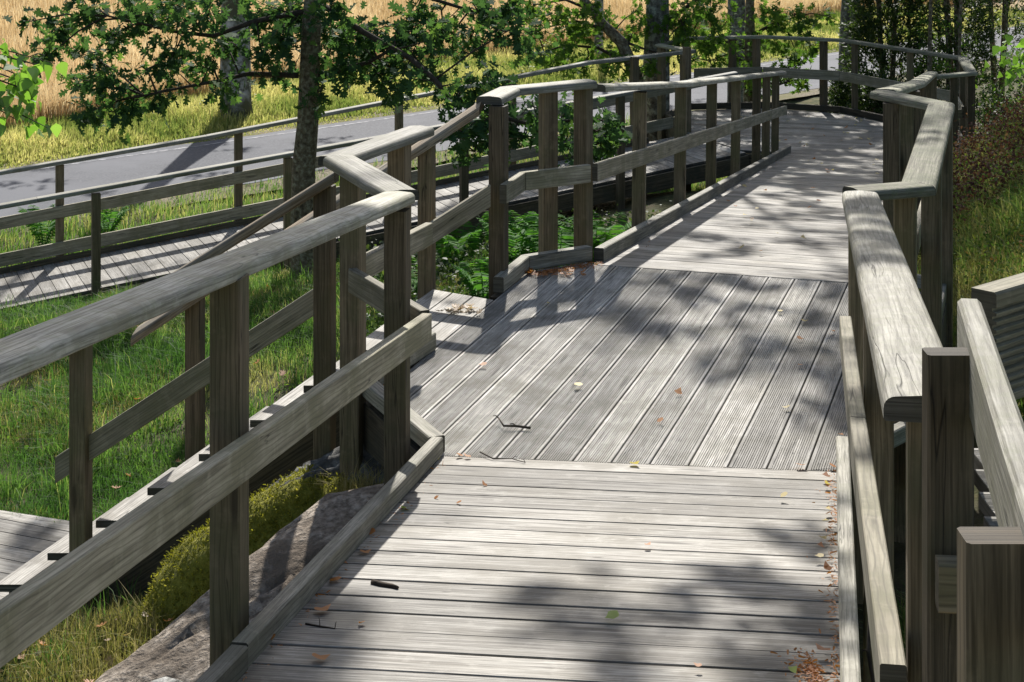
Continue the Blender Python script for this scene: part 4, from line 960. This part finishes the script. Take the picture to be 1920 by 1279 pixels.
# right bank
n = 120000; y = 3.5 + RNG.random(n) * 17; x = RNG.uniform(.19, .36, n) * y + .2
inside = on_boardwalk(x, y) | (x < np.where(y < 10, R_edge(y, .5) * 0 + 1.5 + (y - 6.8) * .28, FR(y, .1))); x, y = x[~inside], y[~inside]
dn = nz2(x, y, .9, 7); dr = nz2(x, y, .6, 3) + .5 * nz2(x, y, 2.4, 6)
blades('grass', x, y, ground_z(x, y), np.clip(.13 + .08 * dn + RNG.normal(0, .04, len(x)), .03, .4), np.full(len(x), .0055), M['grass'], np.clip(.5 + dr * .9 + RNG.normal(0, .25, len(x)), 0, 1), .8)
n = 60000; y = 3.5 + RNG.random(n) * 15; x = RNG.uniform(.19, .36, n) * y + .2
inside = on_boardwalk(x, y) | (x < np.where(y < 10, 1.5 + (y - 6.8) * .28, FR(y, .1))); x, y = x[~inside], y[~inside]
blades('dry_grass', x, y, ground_z(x, y), RNG.uniform(.04, .2, len(x)), np.full(len(x), .005), M['dry_grass'], np.clip(RNG.normal(.4, .3, len(x)), 0, 1), .9)
# wider margins of the lawn and the bank
n = 60000; y = 3.5 + RNG.random(n) ** .8 * 17; x = RNG.uniform(.36, .66, n) * y + .2
blades('grass', x, y, ground_z(x, y), RNG.uniform(.08, .22, n), np.full(n, .009), M['grass'], np.clip(RNG.normal(.5, .3, n), 0, 1), .8)
n = 60000; y = 6.5 + RNG.random(n) ** .8 * 12; x = RNG.uniform(-.55, -.31, n) * y; ok = ~on_boardwalk(x, y); x, y = x[ok], y[ok]
blades('grass', x, y, ground_z(x, y), RNG.uniform(.06, .16, len(x)), np.full(len(x), .008), M['grass'], np.clip(RNG.normal(.4, .3, len(x)), 0, 1), .8)
# heather and bilberry on the right bank
P = []
for _ in range(900):
    yy = random.uniform(12.0, 18.5); xx = random.uniform(FR(yy, .35), .31 * yy + .4); zz = gz(xx, yy)
    for _k in range(26): P.append((xx + random.gauss(0, .10), yy + random.gauss(0, .10), zz + abs(random.gauss(.0, .13)) + .02))
P = np.array(P); tag(leaf_mesh('heather', P, RNG.uniform(.018, .034, len(P)), OVAL, M['heather'], droop=-.2), kind='stuff')
P = []
for _ in range(650):
    yy = random.uniform(7.5, 18); xx = random.uniform((1.9 + (yy - 7) * .27) if yy < 10.5 else FR(yy, .4), .31 * yy + .3); zz = gz(xx, yy)
    for _k in range(22): P.append((xx + random.gauss(0, .08), yy + random.gauss(0, .08), zz + abs(random.gauss(.0, .10)) + .02))
P = np.array(P); tag(leaf_mesh('bilberry_cover', P, RNG.uniform(.015, .028, len(P)), OVAL, M['bilberry'], droop=-.2), kind='stuff')

P = []
for _ in range(1500):
    yy = random.uniform(10.8, 20.3); xx = random.uniform(-.09 * yy, FL(yy, -.15)); zz = gz(xx, yy)
    if (xx - LI.x) * LN.x + (yy - LI.y) * LN.y > -.1: continue
    for _k in range(16): P.append((xx + random.gauss(0, .11), yy + random.gauss(0, .11), zz + abs(random.gauss(.0, .11)) + .01))
P = np.array(P); tag(leaf_mesh('shade_toned_undergrowth', P, RNG.uniform(.02, .05, len(P)), OVAL, M['juniper'], droop=-.2), kind='stuff')  # low plants; their dark green stands in for shade between the ramps
# ferns
def fern(base, h, label, group):
    t = empty('fern', base, label, 'fern', group); P = []; D = []; SZ = []; mb = MB()
    nf = random.randint(8, 11)
    for k in range(nf):
        a = k / nf * 6.283 + random.uniform(-.3, .3); out_ = h * random.uniform(.7, 1.0); pts = []
        for i in range(26):
            f = i / 25; p = base + Vector((math.cos(a) * out_ * .62 * f, math.sin(a) * out_ * .62 * f, h * (1.75 * f - .85 * f * f))); pts.append(p)
            if i > 1:
                ln = h * .24 * math.sin(math.pi * min(1, (f * .9 + .08))) + .01; side = Vector((-math.sin(a), math.cos(a), .05))
                for sg in (1, -1): P.append(tuple(p)); D.append(tuple(side * sg + Vector((math.cos(a), math.sin(a), 0)) * .35)); SZ.append(ln)
        tube(mb, pts, [.004] * 16 + [.002] * 10, 4, .5)
    mb.build('stalks', M['fern'], t)
    D = np.array(D) * 6; leaf_mesh('fronds', np.array(P), np.array(SZ), NEEDLE * np.array([1.5, 1]), M['fern'], t, dirs=D, curl=.15, tint=np.full(len(P), .5) + RNG.normal(0, .15, len(P)))
    return t
for (x, y, h, lb_) in ((.35, 13.2, .62, 'tall bright fern seen between the posts of the bent railing'), (.0, 13.6, .55, 'bright fern left of the tallest one, behind the bent railing'), (.65, 13.9, .6, 'fern right of the tallest one, beside the far ramp'),
                       (-.2, 12.6, .42, 'small yellow green fern behind the stair opening'), (-.75, 13.0, .4, 'small fern near the second stair post'), (-.45, 14.2, .5, 'dark fern behind the small yellow green one'), (1.1, 15.0, .5, 'fern in the shade under the far ramp')):
    fern(gp(x, y, 0), h, lb_, 'ferns below the far ramp')
for (x, y, h, lb_) in ((-5.9, 22.2, .6, 'fern between the outer railing and the road, at the left edge'), (-5.2, 22.6, .5, 'fern right of the one at the left edge, beyond the outer railing')):
    fern(gp(x, y, 0), h, lb_, 'ferns by the road')

# ------------------------------------------------------------------ fallen leaves and twigs
def single_leaf(name, shape, size, mat):
    P = np.zeros((1, 3)); o = leaf_mesh(name, P, [1.0], shape, M['oak_leaf'], dirs=[[0, 1, 0]]); me = o.data; k = len(shape)
    co = np.array([(s[0] * size, (s[1] - .5) * size, (abs(s[0]) ** 1.4) * .5 * size + .22 * size * (s[1] - .5) ** 2 * 4) for s in shape]); me.vertices.foreach_set('co', co.ravel()); me.update()
    me.materials.clear(); me.materials.append(mat); return o
def drop(o, x, y, z, first):
    c = o if first else o.copy()
    if not first: COL.objects.link(c)
    c.location = (x, y, z); c.rotation_euler = (random.gauss(0, .25), random.gauss(0, .25), random.uniform(0, 6.28)); k = random.uniform(.7, 1.15); c.scale = (k, k, k)
    return c
kinds = {'orange': (M['litter_orange'], 'dried orange'), 'brown': (M['litter_brown'], 'curled red brown'), 'yellow': (M['litter_yellow'], 'pale yellow'), 'tan': (M['litter_tan'], 'dry tan'), 'green': (M['litter_green'], 'green')}
protos = {}
used = set()
def scatter(kind, where, spots, size=.04, shape=BIRCH):
    key = (kind, round(size, 3), len(shape))
    if key not in protos: protos[key] = single_leaf('fallen_leaf', shape, size, kinds[kind][0])
    for x, y, z in spots:
        c = drop(protos[key], x, y, z + .008, key not in used); used.add(key)
        tag(c, '%s leaf lying %s' % (kinds[kind][1], where), 'leaf', '%s leaves %s' % (kinds[kind][1], where))
def on_near(u, v):
    Y = FPX * 1.647 / (v - 85); return ((u - 960) / FPX * Y, Y, ramp_z(Y) + .004)
def on_land(u, v): Y = FPX * CAMH / (v + 260); return ((u - 960) / FPX * Y, Y, .003)
scatter('brown', 'on the near ramp by the right kerb', [on_near(*p) for p in ((1538, 1032), (1550, 1072), (1548, 900), (1542, 1230))], .045)
scatter('yellow', 'on the near ramp by the right kerb', [on_near(*p) for p in ((1550, 914), (1552, 963), (1543, 1018), (1548, 985), (1536, 1052), (1470, 938))], .038)
scatter('orange', 'along the left kerb of the near ramp', [on_near(*p) for p in ((628, 1099), (692, 1010), (685, 1045), (577, 1118), (605, 1155), (640, 1060), (505, 1210), (530, 1175), (458, 1232), (600, 1246))], .05)
scatter('orange', 'out on the bare planks of the near ramp', [on_near(*p) for p in ((820, 940), (862, 950), (907, 915), (1215, 1030), (1308, 1258), (678, 1178))], .028)
scatter('green', 'on the near ramp', [on_near(*p) for p in ((1147, 1167), (1486, 1267), (760, 962))], .045)
scatter('yellow', 'on the ribbed landing', [on_land(*p) for p in ((1463, 589), (1508, 607), (1475, 770), (1028, 574), (1190, 877), (828, 850), (1083, 729))], .045)
scatter('orange', 'on the ribbed landing', [on_land(*p) for p in ((905, 690), (1272, 741), (1560, 626), (1500, 690), (1240, 795), (1577, 822), (1502, 880), (1562, 882), (875, 862), (1500, 640), (860, 860))], .04)
scatter('tan', 'in the pile on the smooth planks above the stairs', [on_land(845 + random.gauss(25, 22), 585 + random.gauss(0, 5)) for _ in range(22)], .055, OAK)
scatter('orange', 'piled along the kerb below the bent railing', [on_land(*p) for p in [(1000 + random.uniform(-15, 100), 520 - (i % 5) * 2) for i in range(26)]], .05, OAK)
sp = []
for _ in range(60):
    y = random.uniform(11, 21.5); x = random.uniform(FL(y, .1), FR(y, -.1)); sp.append((x, y, f_z(y) + .006))
scatter('yellow', 'on the far ramp', sp[:28], .045); scatter('brown', 'on the far ramp', sp[28:44], .05)
sp = [(random.uniform(3.2, 5.5), random.uniform(22, 25), TZ) for _ in range(46)]
scatter('yellow', 'on the turning platform', sp[:26], .055); scatter('orange', 'on the turning platform', sp[26:], .06)
sp = []
for _ in range(30):
    y = 7.6 + random.random() * 9; x = random.uniform(-.28, -.13) * y
    if not on_boardwalk(np.array([x]), np.array([y]))[0]: sp.append((x, y, gz(x, y) + .06))
scatter('orange', 'in the lawn left of the stairs', sp, .07, OAK)
sp = []
for _ in range(34):
    y = random.uniform(7, 13); x = y * random.uniform(.25, .29) + .1; sp.append((x, y, gz(x, y) + .09))
scatter('orange', 'in the grass of the right bank', sp, .06, OAK)
sp = [(random.uniform(-2.2, -1.35), random.uniform(6.5, 7.7)) for _ in range(26)]
scatter('tan', 'on the ground in front of the mossy boulder', [(x, y, gz(x, y) + .09) for x, y in sp], .05, OAK)
sp = [(random.uniform(-2.2, -1.3), random.uniform(6.4, 7.5)) for _ in range(18)]
scatter('orange', 'in the dry grass in front of the mossy boulder', [(x, y, gz(x, y) + .10) for x, y in sp], .06, OAK)
# needle litter lying in the corners along the kerbs
def litter(name, pts):
    P = np.array(pts); tag(leaf_mesh(name, P, RNG.uniform(.010, .024, len(P)), NEEDLE * np.array([2.2, 1]), M['litter_orange'], dirs=RNG.normal(size=(len(P), 3)) * np.array([3, 3, .25])), kind='stuff')
pts = []
for _ in range(1500):
    y = random.uniform(3, 6.95); pts.append((L_edge(y, .012 + abs(random.gauss(0, .022))), y, ramp_z(y) + .006))
for _ in range(380):
    y = random.uniform(3, 6.8); pts.append((R_edge(y, .0 - abs(random.gauss(0, .012 if random.random() < .8 else .04))), y, ramp_z(y) + .006))
for _ in range(2400):
    y = 10.5 + random.random() * 11; pts.append((FL(y, .02 + abs(random.gauss(0, .04))), y, f_z(y) + .008))
for _ in range(500):
    f = random.random(); pts.append((.10 + .36 * f + abs(random.gauss(0, .05)), 10.12 + .27 * f - abs(random.gauss(0, .05)), .006))
for _ in range(900):
    t = random.uniform(.5, 11); p = low(t, LW - .07 - abs(random.gauss(0, .04)), .008); pts.append(tuple(p))
for _ in range(250): pts.append((-.60 + random.gauss(0, .03), 7.92 + random.gauss(0, .03), .006))
for _ in range(220): pts.append((R_edge(4.35, -abs(random.gauss(0, .04))), 4.62 + random.gauss(0, .05), ramp_z(4.62) + .008))
litter('needle_litter', pts)
# twigs
def twig(label, pts, r_):
    mb = MB(); P = [Vector(p) for p in pts]; tube(mb, P, [r_ * (1 - .5 * i / (len(P) - 1)) for i in range(len(P))], 6, .5, .2)
    for i in range(1, len(P)):
        if random.random() < .6: q_ = P[i] + Vector((random.gauss(0, .018), random.gauss(0, .018), .008)); tube(mb, [P[i], (P[i] + q_) / 2 + Vector((0, 0, .006)), q_], [r_ * .5, r_ * .4, r_ * .3], 4, .5)
    tag(mb.build('twig', M['twig'], None, smooth=True), label, 'twig')
def up_(p, h): return (p[0], p[1], p[2] + h)
twig('forked dark twig on the ribbed landing near its lower left corner', [up_(on_land(*p), h) for p, h in (((995, 808), .008), ((968, 806), .012), ((945, 806), .012), ((935, 795), .02))], .006)
twig('knobbly short twig on the near ramp planks', [up_(on_near(*p), .008) for p in ((698, 1100), (715, 1104), (735, 1107), (746, 1110))], .010)
twig('thin dark twig across the joint of landing and near ramp', [up_(on_land(*p), .008) for p in ((900, 853), (925, 866), (960, 866), (985, 873))], .003)
twig('very thin forked twig on the left of the near ramp', [up_(on_near(*p), .006) for p in ((573, 1177), (600, 1182), (628, 1186))], .003)
twig('bare twig sticking up beside the right kerb', [(R_edge(4.7, .09), 4.7, .45), (R_edge(4.6, .08), 4.6, .30), (R_edge(4.55, .1), 4.5, .15), (R_edge(4.5, .09), 4.4, .0)], .006)
